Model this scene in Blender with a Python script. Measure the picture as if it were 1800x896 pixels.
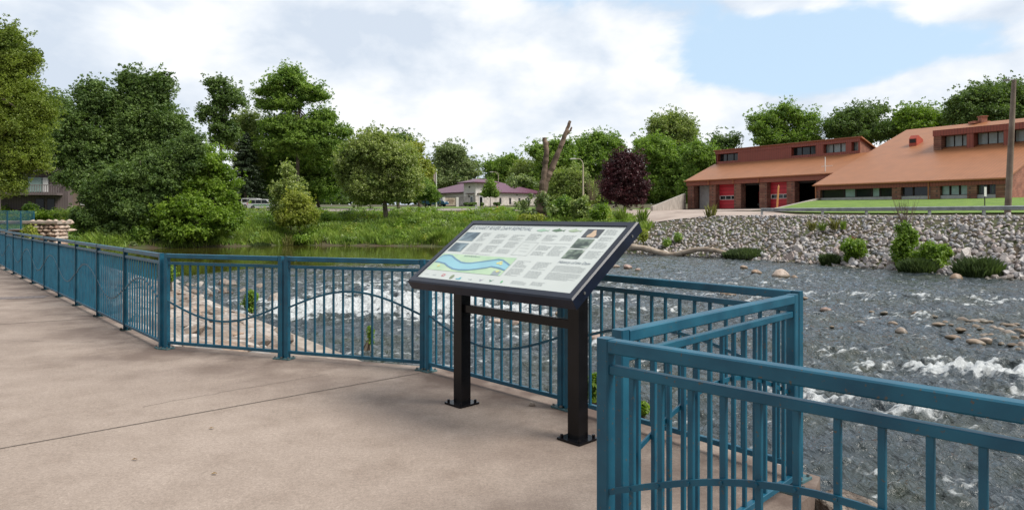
import bpy, bmesh, math, random
import numpy as np
from mathutils import Vector, Matrix, Euler

# ------------------------------------------------------------------ scene, camera, light
S = bpy.context.scene
for o in list(bpy.data.objects): bpy.data.objects.remove(o)
COL = S.collection
R = math.radians
rnd = random.Random(7)
RN = np.random.default_rng(11)
F, CX, CY, EYE = 1200.0, 900.0, 378.0, 1.5      # focal length in photo pixels, horizon row, eye height

cam = bpy.data.objects.new("camera", bpy.data.cameras.new("camera")); COL.objects.link(cam)
cam.location = (0, 0, EYE); cam.rotation_euler = (R(90), 0, 0)
cam.data.lens = 24.0; cam.data.sensor_width = 36.0; cam.data.shift_y = -70/1800
cam.data.clip_start = 0.05; cam.data.clip_end = 3000
S.camera = cam
S.view_settings.view_transform = 'Standard'; S.view_settings.look = 'None'
S.view_settings.exposure = 0.20; S.view_settings.gamma = 1

SUN_AZ, SUN_EL = 112.0, 50.0     # degrees clockwise from +Y (view direction), elevation
sd = Vector((math.sin(R(SUN_AZ))*math.cos(R(SUN_EL)), math.cos(R(SUN_AZ))*math.cos(R(SUN_EL)), math.sin(R(SUN_EL))))
sun = bpy.data.objects.new("sun", bpy.data.lights.new("sun", 'SUN')); COL.objects.link(sun)
sun.data.energy = 3.4; sun.data.angle = R(28); sun.data.color = (1.0, 0.95, 0.87)
sun.rotation_euler = (-sd).to_track_quat('-Z', 'Y').to_euler()

W = bpy.data.worlds.new("World"); S.world = W; W.use_nodes = True
def build_world():
    nt = W.node_tree; N = nt.nodes; L = nt.links; N.clear()
    out = N.new('ShaderNodeOutputWorld')
    sky = N.new('ShaderNodeTexSky'); sky.sky_type = 'NISHITA'; sky.sun_disc = False
    sky.sun_elevation = R(SUN_EL); sky.sun_rotation = R(SUN_AZ); sky.air_density = 1.0; sky.dust_density = 1.2
    bs = N.new('ShaderNodeBackground'); bs.inputs[1].default_value = 0.115; L.new(sky.outputs[0], bs.inputs[0])
    tc = N.new('ShaderNodeTexCoord')
    def M(op, a, b=None, c=None, clamp=False):
        n = N.new('ShaderNodeMath'); n.operation = op; n.use_clamp = clamp
        for i, v in enumerate((a, b, c)):
            if v is None: continue
            if isinstance(v, (int, float)): n.inputs[i].default_value = v
            else: L.new(v, n.inputs[i])
        return n.outputs[0]
    sp = N.new('ShaderNodeSeparateXYZ'); L.new(tc.outputs['Generated'], sp.inputs[0])
    x, y, z = sp.outputs
    az = M('ARCTAN2', x, y); el = M('ARCSINE', z)
    # cloud deck projected on a layer overhead
    zz = M('ADD', M('MAXIMUM', z, 0.0), 0.16)
    cb = N.new('ShaderNodeCombineXYZ'); L.new(M('DIVIDE', x, zz), cb.inputs[0]); L.new(M('DIVIDE', y, zz), cb.inputs[1])
    def noise(vec, sc, det, rough, dist=0.0, off=0.0):
        n = N.new('ShaderNodeTexNoise'); n.inputs['Scale'].default_value = sc; n.inputs['Detail'].default_value = det
        n.inputs['Roughness'].default_value = rough; n.inputs['Distortion'].default_value = dist
        mp = N.new('ShaderNodeMapping'); mp.inputs['Location'].default_value = (off, off*0.7, off*0.3); L.new(vec, mp.inputs[0])
        L.new(mp.outputs[0], n.inputs['Vector']); return n.outputs[0]
    n1 = noise(cb.outputs[0], 1.5, 9, 0.55, 0.25, 3.1)
    # puffy cumulus near the horizon use the true direction, stretched sideways
    cd = N.new('ShaderNodeCombineXYZ'); L.new(az, cd.inputs[0]); L.new(M('MULTIPLY', el, 1.7), cd.inputs[1])
    n2 = noise(cd.outputs[0], 7.0, 10, 0.52, 0.2, 1.7)
    def blob(a0, e0, wa, we):
        da = M('DIVIDE', M('SUBTRACT', az, a0), wa); de = M('DIVIDE', M('SUBTRACT', el, e0), we)
        r2 = M('ADD', M('MULTIPLY', da, da), M('MULTIPLY', de, de))
        return M('EXPONENT', M('MULTIPLY', r2, -1.0))
    blue = M('ADD', blob(0.40, 0.215, 0.24, 0.062), M('MULTIPLY', blob(0.10, 0.32, 0.30, 0.035), 0.55))
    blue = M('ADD', blue, M('MULTIPLY', blob(0.55, 0.34, 0.30, 0.08), 0.45))
    blue = M('ADD', blue, M('MULTIPLY', blob(1.2, 0.8, 0.8, 0.5), 0.5))
    bank = M('ADD', M('MULTIPLY', blob(-0.45, 0.30, 0.45, 0.22), 0.6), M('ADD', M('MULTIPLY', blob(0.64, 0.13, 0.19, 0.05), 0.85), M('ADD', M('MULTIPLY', blob(0.60, 0.262, 0.10, 0.03), 0.6), M('MULTIPLY', blob(0.40, 0.292, 0.09, 0.022), 0.6))))
    cov = M('ADD', M('MULTIPLY', n1, 0.9), M('MULTIPLY', n2, 1.1))
    cov = M('ADD', cov, M('SUBTRACT', bank, M('MULTIPLY', blue, 0.76)))
    rmp = N.new('ShaderNodeMapRange'); rmp.interpolation_type = 'SMOOTHSTEP'
    rmp.inputs[1].default_value = 0.52; rmp.inputs[2].default_value = 0.78
    L.new(cov, rmp.inputs[0])
    # grey undersides of clouds
    n3 = noise(cd.outputs[0], 3.6, 7, 0.5, 0.3, 8.3)
    cr = N.new('ShaderNodeValToRGB')
    cr.color_ramp.elements[0].position = 0.34; cr.color_ramp.elements[0].color = (0.64, 0.72, 0.83, 1)
    cr.color_ramp.elements[1].position = 0.60; cr.color_ramp.elements[1].color = (0.95, 0.965, 0.985, 1)
    e = cr.color_ramp.elements.new(0.48); e.color = (0.80, 0.855, 0.925, 1)
    L.new(M('ADD', n3, M('MULTIPLY', M('SUBTRACT', n2, 0.5), 0.95)), cr.inputs[0])
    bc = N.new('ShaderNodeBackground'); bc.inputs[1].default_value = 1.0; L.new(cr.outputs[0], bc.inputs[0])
    # blue patches are paled by thin high cloud
    veil = N.new('ShaderNodeBackground'); veil.inputs[0].default_value = (0.60, 0.79, 0.98, 1); veil.inputs[1].default_value = 1.0
    mv = N.new('ShaderNodeMixShader'); mv.inputs[0].default_value = 0.74; L.new(bs.outputs[0], mv.inputs[1]); L.new(veil.outputs[0], mv.inputs[2])
    bk = N.new('ShaderNodeMapRange'); bk.interpolation_type = 'SMOOTHSTEP'; bk.inputs[1].default_value = -0.65; bk.inputs[2].default_value = 0.25; bk.inputs[3].default_value = 0.45; bk.inputs[4].default_value = 0.94; L.new(y, bk.inputs[0]); L.new(bk.outputs[0], bc.inputs[1])  # clouds behind the camera dimmed, added to darken camera-facing sides
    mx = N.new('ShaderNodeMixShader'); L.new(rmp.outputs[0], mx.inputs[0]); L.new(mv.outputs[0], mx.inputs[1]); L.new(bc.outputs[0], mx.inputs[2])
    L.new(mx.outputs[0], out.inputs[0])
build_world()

# ------------------------------------------------------------------ helpers
def at(px, py, D): return Vector((D*(px-CX)/F, D, EYE-D*(py-CY)/F))
def Xp(px, D): return D*(px-CX)/F
def tag(o, label=None, cat=None, group=None, kind=None):
    for k, v in (('label', label), ('category', cat), ('group', group), ('kind', kind)):
        if v: o[k] = v
    return o
def empty(name, loc=(0, 0, 0), rz=0.0, label=None, cat=None, group=None):
    o = bpy.data.objects.new(name, None); COL.objects.link(o); o.location = loc; o.rotation_euler = (0, 0, rz)
    o.empty_display_size = 0.2
    return tag(o, label, cat, group)
def link(name, me, mat=None, parent=None):
    o = bpy.data.objects.new(name, me); COL.objects.link(o)
    if mat is not None and not me.materials: me.materials.append(mat)
    if parent: o.parent = parent
    return o
def kids(o): return list(o.children)
def copy_tree(o, parent=None):
    c = o.copy(); COL.objects.link(c); c.parent = parent
    for ch in kids(o): copy_tree(ch, c)
    return c

class MB:
    def __init__(s): s.v = []; s.f = []; s.mi = []; s.cur = 0
    def face(s, idx): s.f.append(tuple(idx)); s.mi.append(s.cur)
    def poly(s, pts):
        b = len(s.v); s.v += [tuple(p) for p in pts]; s.face(range(b, b+len(pts)))
    def box(s, c, d, M=None):
        b = len(s.v); hx, hy, hz = d[0]/2, d[1]/2, d[2]/2
        for z in (-hz, hz):
            for x, y in ((-hx, -hy), (hx, -hy), (hx, hy), (-hx, hy)):
                p = Vector((c[0]+x, c[1]+y, c[2]+z)); s.v.append(tuple(M @ p if M else p))
        for q in ((0, 3, 2, 1), (4, 5, 6, 7), (0, 1, 5, 4), (1, 2, 6, 5), (2, 3, 7, 6), (3, 0, 4, 7)): s.face([b+i for i in q])
    def bar(s, p0, p1, w, h, ch=0.0, up=(0, 0, 1)):
        p0 = Vector(p0); p1 = Vector(p1); d = (p1-p0).normalized(); u = Vector(up)
        if abs(d.dot(u)) > 0.98: u = Vector((0, 1, 0))
        sd_ = d.cross(u).normalized(); u = sd_.cross(d).normalized()
        a, b = w/2, h/2
        pr = [(-a, -b), (a, -b), (a, b), (-a, b)] if ch <= 0 else [(-a+ch, -b), (a-ch, -b), (a, -b+ch), (a, b-ch), (a-ch, b), (-a+ch, b), (-a, b-ch), (-a, -b+ch)]
        n = len(pr); k = len(s.v)
        for p in (p0, p1):
            for x, y in pr: s.v.append(tuple(p+sd_*x+u*y))
        s.face([k+i for i in range(n)]); s.face([k+n+i for i in reversed(range(n))])
        for i in range(n): j = (i+1) % n; s.face((k+j, k+i, k+n+i, k+n+j))
    def tube(s, pts, rad, n=8, caps=True):
        pts = [Vector(p) for p in pts]; k0 = len(s.v); m = len(pts)
        prev = None
        for i, p in enumerate(pts):
            d = (pts[min(i+1, m-1)]-pts[max(i-1, 0)]).normalized()
            if prev is None:
                a = Vector((0, 0, 1)) if abs(d.z) < 0.9 else Vector((1, 0, 0))
                sx = d.cross(a).normalized()
            else: sx = (prev-d*prev.dot(d)).normalized()
            prev = sx; sy = d.cross(sx); r = rad[i] if hasattr(rad, '__len__') else rad
            for j in range(n):
                t = 2*math.pi*j/n; s.v.append(tuple(p+sx*(r*math.cos(t))+sy*(r*math.sin(t))))
        for i in range(m-1):
            for j in range(n):
                a = k0+i*n+j; b = k0+i*n+(j+1) % n; s.face((a, b, b+n, a+n))
        if caps:
            s.face([k0+j for j in reversed(range(n))]); s.face([k0+(m-1)*n+j for j in range(n)])
    def prism(s, poly, axis_from, axis_to):
        """poly: list of points (Vector) at start; extruded by vector"""
        e = Vector(axis_to)-Vector(axis_from); b = len(s.v); n = len(poly)
        s.v += [tuple(p) for p in poly]; s.v += [tuple(Vector(p)+e) for p in poly]
        s.face(range(b, b+n)); s.face([b+n+i for i in reversed(range(n))])
        for i in range(n): j = (i+1) % n; s.face((b+i, b+n+i, b+n+j, b+j))
    def mesh(s, name, mats, smooth=False):
        me = bpy.data.meshes.new(name); me.from_pydata(s.v, [], s.f)
        if not isinstance(mats, (list, tuple)): mats = [mats]
        for m in mats: me.materials.append(m)
        me.polygons.foreach_set('material_index', s.mi)
        if smooth: me.polygons.foreach_set('use_smooth', [True]*len(s.f))
        bm = bmesh.new(); bm.from_mesh(me); bmesh.ops.recalc_face_normals(bm, faces=bm.faces); bm.to_mesh(me); bm.free()
        me.update(); return me
    def build(s, name, mats, parent=None, smooth=False): return link(name, s.mesh(name, mats, smooth), None, parent)

def np_mesh(name, V, Q, mat, smooth=False):
    """V (n,3) floats, Q (m,k) ints"""
    me = bpy.data.meshes.new(name); m, k = Q.shape
    me.vertices.add(len(V)); me.vertices.foreach_set('co', np.asarray(V, np.float32).ravel())
    me.loops.add(m*k); me.loops.foreach_set('vertex_index', Q.astype(np.int32).ravel())
    me.polygons.add(m); me.polygons.foreach_set('loop_start', np.arange(0, m*k, k, dtype=np.int32))
    me.polygons.foreach_set('loop_total', np.full(m, k, np.int32))
    if smooth: me.polygons.foreach_set('use_smooth', np.ones(m, bool))
    me.materials.append(mat); me.update(calc_edges=True); return me

_G = RN.normal(size=(256, 256, 2)); _G /= np.linalg.norm(_G, axis=2, keepdims=True)
def perlin(x, y, seed=0):
    xi = np.floor(x).astype(int); yi = np.floor(y).astype(int); fx = x-xi; fy = y-yi
    def g(ix, iy, dx, dy):
        q = _G[(ix+seed*37) & 255, (iy+seed*91) & 255]; return q[..., 0]*dx+q[..., 1]*dy
    u = fx*fx*fx*(fx*(fx*6-15)+10); v = fy*fy*fy*(fy*(fy*6-15)+10)
    a = g(xi, yi, fx, fy); b = g(xi+1, yi, fx-1, fy); c = g(xi, yi+1, fx, fy-1); d = g(xi+1, yi+1, fx-1, fy-1)
    return ((a+(b-a)*u)*(1-v)+(c+(d-c)*u)*v)*1.5
def fbm(x, y, o=4, seed=0, gain=0.5):
    s = 0; a = 1.0; n = 0
    for i in range(o): s = s+a*perlin(x*2**i, y*2**i, seed+i); n += a; a *= gain
    return s/n

# ------------------------------------------------------------------ materials
def nmat(name):
    m = bpy.data.materials.new(name); m.use_nodes = True; nt = m.node_tree
    return m, nt, nt.nodes, nt.links, nt.nodes['Principled BSDF']
def noise_mat(name, c1, c2, scale=5.0, rough=0.6, bump=0.0, bscale=None, detail=6, metal=0.0, lo=0.35, hi=0.65, spec=0.5, bdist=0.02, extra=None):
    m, nt, N, L, P = nmat(name)
    tc = N.new('ShaderNodeTexCoord')
    n = N.new('ShaderNodeTexNoise'); n.inputs['Scale'].default_value = scale; n.inputs['Detail'].default_value = detail
    L.new(tc.outputs['Object'], n.inputs['Vector'])
    r = N.new('ShaderNodeValToRGB'); r.color_ramp.elements[0].position = lo; r.color_ramp.elements[1].position = hi
    r.color_ramp.elements[0].color = (*c1, 1); r.color_ramp.elements[1].color = (*c2, 1)
    L.new(n.outputs[0], r.inputs[0]); L.new(r.outputs[0], P.inputs['Base Color'])
    P.inputs['Roughness'].default_value = rough; P.inputs['Metallic'].default_value = metal; P.inputs['Specular IOR Level'].default_value = spec
    if bump:
        n2 = N.new('ShaderNodeTexNoise'); n2.inputs['Scale'].default_value = bscale or scale*4; n2.inputs['Detail'].default_value = 8
        L.new(tc.outputs['Object'], n2.inputs['Vector'])
        b = N.new('ShaderNodeBump'); b.inputs['Strength'].default_value = bump; b.inputs['Distance'].default_value = bdist
        L.new(n2.outputs[0], b.inputs['Height']); L.new(b.outputs[0], P.inputs['Normal'])
    return m
def leaf_mat(name, c1, c2, trans=0.3, rough=0.5, c3=None):
    m, nt, N, L, P = nmat(name)
    g = N.new('ShaderNodeNewGeometry'); tc = N.new('ShaderNodeTexCoord')
    n = N.new('ShaderNodeTexNoise'); n.inputs['Scale'].default_value = 0.55; n.inputs['Detail'].default_value = 3; L.new(tc.outputs['Object'], n.inputs['Vector'])
    a = N.new('ShaderNodeMath'); a.operation = 'MULTIPLY_ADD'; L.new(g.outputs['Random Per Island'], a.inputs[0]); a.inputs[1].default_value = 0.55
    s = N.new('ShaderNodeMath'); s.operation = 'MULTIPLY_ADD'; L.new(n.outputs[0], s.inputs[0]); s.inputs[1].default_value = 1.5; s.inputs[2].default_value = -0.52
    L.new(s.outputs[0], a.inputs[2])
    r = N.new('ShaderNodeValToRGB'); r.color_ramp.elements[0].position = 0.1; r.color_ramp.elements[1].position = 0.9
    r.color_ramp.elements[0].color = (*c1, 1); r.color_ramp.elements[1].color = (*c2, 1)
    if c3: e = r.color_ramp.elements.new(0.97); e.color = (*c3, 1); r.color_ramp.elements[1].position = 0.8
    L.new(a.outputs[0], r.inputs[0]); L.new(r.outputs[0], P.inputs['Base Color'])
    P.inputs['Roughness'].default_value = rough; P.inputs['Specular IOR Level'].default_value = 0.35
    t = N.new('ShaderNodeBsdfTranslucent')
    mc = N.new('ShaderNodeMix'); mc.data_type = 'RGBA'; mc.blend_type = 'MULTIPLY'; mc.inputs[0].default_value = 1; L.new(r.outputs[0], mc.inputs[6]); mc.inputs[7].default_value = (1.5, 1.7, 0.6, 1)
    L.new(mc.outputs[2], t.inputs[0])
    x = N.new('ShaderNodeMixShader'); x.inputs[0].default_value = trans; L.new(P.outputs[0], x.inputs[1]); L.new(t.outputs[0], x.inputs[2])
    L.new(x.outputs[0], N['Material Output'].inputs[0]); return m
def stone_mat(name, cols, wet=False):
    """each stone its own tint (random per object and per loose stone), mottled"""
    m, nt, N, L, P = nmat(name)
    g = N.new('ShaderNodeNewGeometry'); oi = N.new('ShaderNodeObjectInfo'); tc = N.new('ShaderNodeTexCoord')
    a = N.new('ShaderNodeMath'); a.operation = 'ADD'; L.new(g.outputs['Random Per Island'], a.inputs[0]); L.new(oi.outputs['Random'], a.inputs[1])
    f = N.new('ShaderNodeMath'); f.operation = 'FRACT'; L.new(a.outputs[0], f.inputs[0])
    r = N.new('ShaderNodeValToRGB'); r.color_ramp.interpolation = 'LINEAR'
    for i, c in enumerate(cols):
        p = i/(len(cols)-1)
        if i < 2: e = r.color_ramp.elements[i]; e.position = p
        else: e = r.color_ramp.elements.new(p)
        e.color = (*c, 1)
    els = r.color_ramp.elements
    L.new(f.outputs[0], r.inputs[0])
    n = N.new('ShaderNodeTexNoise'); n.inputs['Scale'].default_value = 9; n.inputs['Detail'].default_value = 8; L.new(g.outputs['Position'], n.inputs['Vector'])
    mr = N.new('ShaderNodeMapRange'); mr.inputs[1].default_value = 0.3; mr.inputs[2].default_value = 0.7; mr.inputs[3].default_value = 0.6; mr.inputs[4].default_value = 1.3; L.new(n.outputs[0], mr.inputs[0])
    mx = N.new('ShaderNodeMix'); mx.data_type = 'RGBA'; mx.blend_type = 'MULTIPLY'; mx.inputs[0].default_value = 1
    L.new(r.outputs[0], mx.inputs[6]); L.new(mr.outputs[0], mx.inputs[7]); col = mx.outputs[2]
    if wet:    # stain of algae near the water line
        sp = N.new('ShaderNodeSeparateXYZ'); L.new(g.outputs['Position'], sp.inputs[0])
        w = N.new('ShaderNodeMapRange'); w.inputs[1].default_value = -2.02; w.inputs[2].default_value = -1.84; w.inputs[3].default_value = 1; w.inputs[4].default_value = 0; L.new(sp.outputs[2], w.inputs[0])
        m2 = N.new('ShaderNodeMix'); m2.data_type = 'RGBA'; L.new(w.outputs[0], m2.inputs[0]); L.new(col, m2.inputs[6]); m2.inputs[7].default_value = (0.05, 0.042, 0.02, 1); col = m2.outputs[2]
    L.new(col, P.inputs['Base Color']); P.inputs['Roughness'].default_value = 0.75 if not wet else 0.5
    b = N.new('ShaderNodeBump'); b.inputs['Strength'].default_value = 0.5; b.inputs['Distance'].default_value = 0.04; L.new(n.outputs[0], b.inputs['Height']); L.new(b.outputs[0], P.inputs['Normal'])
    return m
def brick_mat(name, c1, c2, mortar, scale=1.0, bw=0.5, rh=0.25, ms=0.02, bump=0.3):
    m, nt, N, L, P = nmat(name)
    tc = N.new('ShaderNodeTexCoord'); sp = N.new('ShaderNodeSeparateXYZ'); L.new(tc.outputs['Object'], sp.inputs[0])
    ad = N.new('ShaderNodeMath'); ad.operation = 'ADD'; L.new(sp.outputs[0], ad.inputs[0]); L.new(sp.outputs[1], ad.inputs[1])
    cb = N.new('ShaderNodeCombineXYZ'); L.new(ad.outputs[0], cb.inputs[0]); L.new(sp.outputs[2], cb.inputs[1])
    br = N.new('ShaderNodeTexBrick'); br.inputs['Scale'].default_value = scale; br.inputs['Brick Width'].default_value = bw; br.inputs['Row Height'].default_value = rh
    br.inputs['Mortar Size'].default_value = ms; br.inputs['Color1'].default_value = (*c1, 1); br.inputs['Color2'].default_value = (*c2, 1); br.inputs['Mortar'].default_value = (*mortar, 1)
    L.new(cb.outputs[0], br.inputs['Vector'])
    n = N.new('ShaderNodeTexNoise'); n.inputs['Scale'].default_value = 1.1; n.inputs['Detail'].default_value = 8; L.new(tc.outputs['Object'], n.inputs['Vector'])
    mr = N.new('ShaderNodeMapRange'); mr.inputs[1].default_value = 0.3; mr.inputs[2].default_value = 0.7; mr.inputs[3].default_value = 0.7; mr.inputs[4].default_value = 1.25; L.new(n.outputs[0], mr.inputs[0])
    mx = N.new('ShaderNodeMix'); mx.data_type = 'RGBA'; mx.blend_type = 'MULTIPLY'; mx.inputs[0].default_value = 1; L.new(br.outputs[0], mx.inputs[6]); L.new(mr.outputs[0], mx.inputs[7])
    L.new(mx.outputs[2], P.inputs['Base Color']); P.inputs['Roughness'].default_value = 0.85
    b = N.new('ShaderNodeBump'); b.inputs['Strength'].default_value = bump; b.inputs['Distance'].default_value = 0.03; b.invert = True; L.new(br.outputs['Fac'], b.inputs['Height']); L.new(b.outputs[0], P.inputs['Normal'])
    return m
def rib_mat(name, c, c2, period, axis_dir, rough=0.5, strength=0.6):
    """vertical ribs of metal siding: wave along a horizontal direction"""
    m, nt, N, L, P = nmat(name)
    g = N.new('ShaderNodeTexCoord'); d = N.new('ShaderNodeVectorMath'); d.operation = 'DOT_PRODUCT'; L.new(g.outputs['Object'], d.inputs[0]); d.inputs[1].default_value = axis_dir
    w = N.new('ShaderNodeMath'); w.operation = 'MULTIPLY'; L.new(d.outputs['Value'], w.inputs[0]); w.inputs[1].default_value = 1.0/period
    f = N.new('ShaderNodeMath'); f.operation = 'FRACT'; L.new(w.outputs[0], f.inputs[0])
    r = N.new('ShaderNodeValToRGB'); e = r.color_ramp.elements; e[0].position = 0; e[0].color = (*c2, 1); e[1].position = 0.18; e[1].color = (*c, 1)
    k = e.new(0.13); k.color = (*c2, 1)
    L.new(f.outputs[0], r.inputs[0])
    n = N.new('ShaderNodeTexNoise'); n.inputs['Scale'].default_value = 0.7; n.inputs['Detail'].default_value = 7; L.new(g.outputs['Object'], n.inputs['Vector'])
    mr = N.new('ShaderNodeMapRange'); mr.inputs[1].default_value = 0.3; mr.inputs[2].default_value = 0.7; mr.inputs[3].default_value = 0.92; mr.inputs[4].default_value = 1.08; L.new(n.outputs[0], mr.inputs[0])
    mx = N.new('ShaderNodeMix'); mx.data_type = 'RGBA'; mx.blend_type = 'MULTIPLY'; mx.inputs[0].default_value = 1; L.new(r.outputs[0], mx.inputs[6]); L.new(mr.outputs[0], mx.inputs[7])
    L.new(mx.outputs[2], P.inputs['Base Color']); P.inputs['Roughness'].default_value = rough
    b = N.new('ShaderNodeBump'); b.inputs['Strength'].default_value = strength; b.inputs['Distance'].default_value = 0.04; L.new(r.outputs[0], b.inputs['Height']); L.new(b.outputs[0], P.inputs['Normal'])
    return m
def plain(name, c, rough=0.5, metal=0.0, spec=0.5, emit=None):
    m = noise_mat(name, tuple(v*0.9 for v in c), tuple(min(1, v*1.1) for v in c), 3.0, rough, metal=metal, spec=spec)
    if emit:
        P = m.node_tree.nodes['Principled BSDF']; P.inputs['Emission Color'].default_value = (1, 0.95, 0.85, 1); P.inputs['Emission Strength'].default_value = emit
    return m

def paint_mat():
    m, nt, N, L, P = nmat('teal railing paint')
    tc = N.new('ShaderNodeTexCoord'); g = N.new('ShaderNodeNewGeometry')
    n = N.new('ShaderNodeTexNoise'); n.inputs['Scale'].default_value = 6; n.inputs['Detail'].default_value = 8; L.new(g.outputs['Position'], n.inputs['Vector'])
    r = N.new('ShaderNodeValToRGB'); r.color_ramp.elements[0].position = 0.3; r.color_ramp.elements[1].position = 0.7
    r.color_ramp.elements[0].color = (0.006, 0.068, 0.120, 1); r.color_ramp.elements[1].color = (0.014, 0.122, 0.192, 1)
    L.new(n.outputs[0], r.inputs[0])
    n2 = N.new('ShaderNodeTexNoise'); n2.inputs['Scale'].default_value = 55; n2.inputs['Detail'].default_value = 6; L.new(g.outputs['Position'], n2.inputs['Vector'])
    c = N.new('ShaderNodeMapRange'); c.inputs[1].default_value = 0.655; c.inputs[2].default_value = 0.69; L.new(n2.outputs[0], c.inputs[0])
    mx = N.new('ShaderNodeMix'); mx.data_type = 'RGBA'; L.new(c.outputs[0], mx.inputs[0]); L.new(r.outputs[0], mx.inputs[6]); mx.inputs[7].default_value = (0.09, 0.085, 0.07, 1)
    L.new(mx.outputs[2], P.inputs['Base Color'])
    mr = N.new('ShaderNodeMapRange'); mr.inputs[3].default_value = 0.3; mr.inputs[4].default_value = 0.55; L.new(n.outputs[0], mr.inputs[0]); L.new(mr.outputs[0], P.inputs['Roughness']); P.inputs['Specular IOR Level'].default_value = 0.38
    b = N.new('ShaderNodeBump'); b.inputs['Strength'].default_value = 0.15; b.inputs['Distance'].default_value = 0.003; L.new(n2.outputs[0], b.inputs['Height']); L.new(b.outputs[0], P.inputs['Normal'])
    return m
TEAL = paint_mat()
BLACK = noise_mat('black sign paint', (0.003, 0.003, 0.004), (0.006, 0.006, 0.008), 9, 0.26, 0.1, 60, bdist=0.002, spec=0.28)
BOLT = plain('dull bolt steel', (0.25, 0.25, 0.24), 0.45, 0.8)
PLATE = noise_mat('worn plate paint', (0.03, 0.12, 0.15), (0.10, 0.17, 0.17), 18, 0.55)

def deck_mat():
    m, nt, N, L, P = nmat('exposed concrete')
    g = N.new('ShaderNodeNewGeometry')
    def no(sc, d, ro=0.55):
        n = N.new('ShaderNodeTexNoise'); n.inputs['Scale'].default_value = sc; n.inputs['Detail'].default_value = d; n.inputs['Roughness'].default_value = ro; L.new(g.outputs['Position'], n.inputs['Vector']); return n.outputs[0]
    big = no(0.8, 8, 0.7); mid = no(2.6, 7, 0.65); fine = no(42, 8, 0.85); spk = N.new('ShaderNodeTexVoronoi'); spk.inputs['Scale'].default_value = 150; L.new(g.outputs['Position'], spk.inputs['Vector'])
    r = N.new('ShaderNodeValToRGB'); e = r.color_ramp.elements; e[0].position = 0.36; e[0].color = (0.255, 0.198, 0.160, 1); e[1].position = 0.62; e[1].color = (0.385, 0.312, 0.262, 1)
    k = e.new(0.47); k.color = (0.325, 0.260, 0.215, 1)
    ad = N.new('ShaderNodeMath'); ad.operation = 'MULTIPLY_ADD'; L.new(mid, ad.inputs[0]); ad.inputs[1].default_value = 0.45
    a2 = N.new('ShaderNodeMath'); a2.operation = 'MULTIPLY'; L.new(big, a2.inputs[0]); a2.inputs[1].default_value = 0.55; L.new(a2.outputs[0], ad.inputs[2]); L.new(ad.outputs[0], r.inputs[0])
    mr = N.new('ShaderNodeMapRange'); mr.inputs[1].default_value = 0.25; mr.inputs[2].default_value = 0.75; mr.inputs[3].default_value = 0.66; mr.inputs[4].default_value = 1.32; L.new(fine, mr.inputs[0])
    mx = N.new('ShaderNodeMix'); mx.data_type = 'RGBA'; mx.blend_type = 'MULTIPLY'; mx.inputs[0].default_value = 1; L.new(r.outputs[0], mx.inputs[6]); L.new(mr.outputs[0], mx.inputs[7])
    sv = N.new('ShaderNodeMapRange'); sv.inputs[1].default_value = 0.0; sv.inputs[2].default_value = 1.0; sv.inputs[3].default_value = 0.80; sv.inputs[4].default_value = 1.16; L.new(spk.outputs['Color'], sv.inputs[0])
    m2 = N.new('ShaderNodeMix'); m2.data_type = 'RGBA'; m2.blend_type = 'MULTIPLY'; m2.inputs[0].default_value = 1; L.new(mx.outputs[2], m2.inputs[6]); L.new(sv.outputs[0], m2.inputs[7])
    # darker brown along the railing: strength from attribute, broken up by noise
    at_ = N.new('ShaderNodeAttribute'); at_.attribute_name = 'edge_tone'
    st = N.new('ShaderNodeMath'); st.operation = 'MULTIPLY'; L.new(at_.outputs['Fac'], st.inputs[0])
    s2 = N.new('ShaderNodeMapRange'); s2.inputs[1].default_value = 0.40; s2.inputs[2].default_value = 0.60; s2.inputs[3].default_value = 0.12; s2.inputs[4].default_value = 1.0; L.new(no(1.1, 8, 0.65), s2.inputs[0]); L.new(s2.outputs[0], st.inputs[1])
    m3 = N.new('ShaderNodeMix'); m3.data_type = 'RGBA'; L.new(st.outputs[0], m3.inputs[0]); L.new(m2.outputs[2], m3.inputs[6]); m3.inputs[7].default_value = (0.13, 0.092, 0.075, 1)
    L.new(m3.outputs[2], P.inputs['Base Color']); P.inputs['Roughness'].default_value = 0.85; P.inputs['Specular IOR Level'].default_value = 0.3
    b = N.new('ShaderNodeBump'); b.inputs['Strength'].default_value = 0.35; b.inputs['Distance'].default_value = 0.004; L.new(fine, b.inputs['Height']); L.new(b.outputs[0], P.inputs['Normal'])
    return m
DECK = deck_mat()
CURB = noise_mat('pale curb concrete', (0.26, 0.21, 0.17), (0.42, 0.36, 0.30), 3, 0.85, 0.4, 30)
JOINT = noise_mat('joint filler', (0.10, 0.08, 0.065), (0.19, 0.15, 0.125), 30, 0.9)
STRIP = noise_mat('grey paver strip', (0.12, 0.10, 0.095), (0.24, 0.20, 0.19), 14, 0.9, 0.3)

# ------------------------------------------------------------------ terrain
WL = np.array([(-160, 60), (-70, 66), (-42, 70), (-36, 72), (-26, 79), (-10, 76), (0, 71), (11, 61), (17, 55), (21, 49), (24.5, 42), (27.4, 36.5), (34, 25), (45, 8), (70, -30)], float)
def bank_d(x, y):
    """signed distance beyond the far waterline (positive on land) and 'rightness'"""
    best = np.full(np.shape(x), 1e9); sg = np.ones(np.shape(x)); nx = np.zeros(np.shape(x))
    for (x0, y0), (x1, y1) in zip(WL[:-1], WL[1:]):
        dx, dy = x1-x0, y1-y0; t = np.clip(((x-x0)*dx+(y-y0)*dy)/(dx*dx+dy*dy), 0, 1)
        cx, cy = x0+t*dx, y0+t*dy; d = np.hypot(x-cx, y-cy); cr = dx*(y-y0)-dy*(x-x0)
        k = d < best; best = np.where(k, d, best); sg = np.where(k, np.sign(cr), sg); nx = np.where(k, cx, nx)
    w = np.clip((nx-4)/10, 0, 1); w = w*w*(3-2*w)
    return best*sg, w
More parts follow.
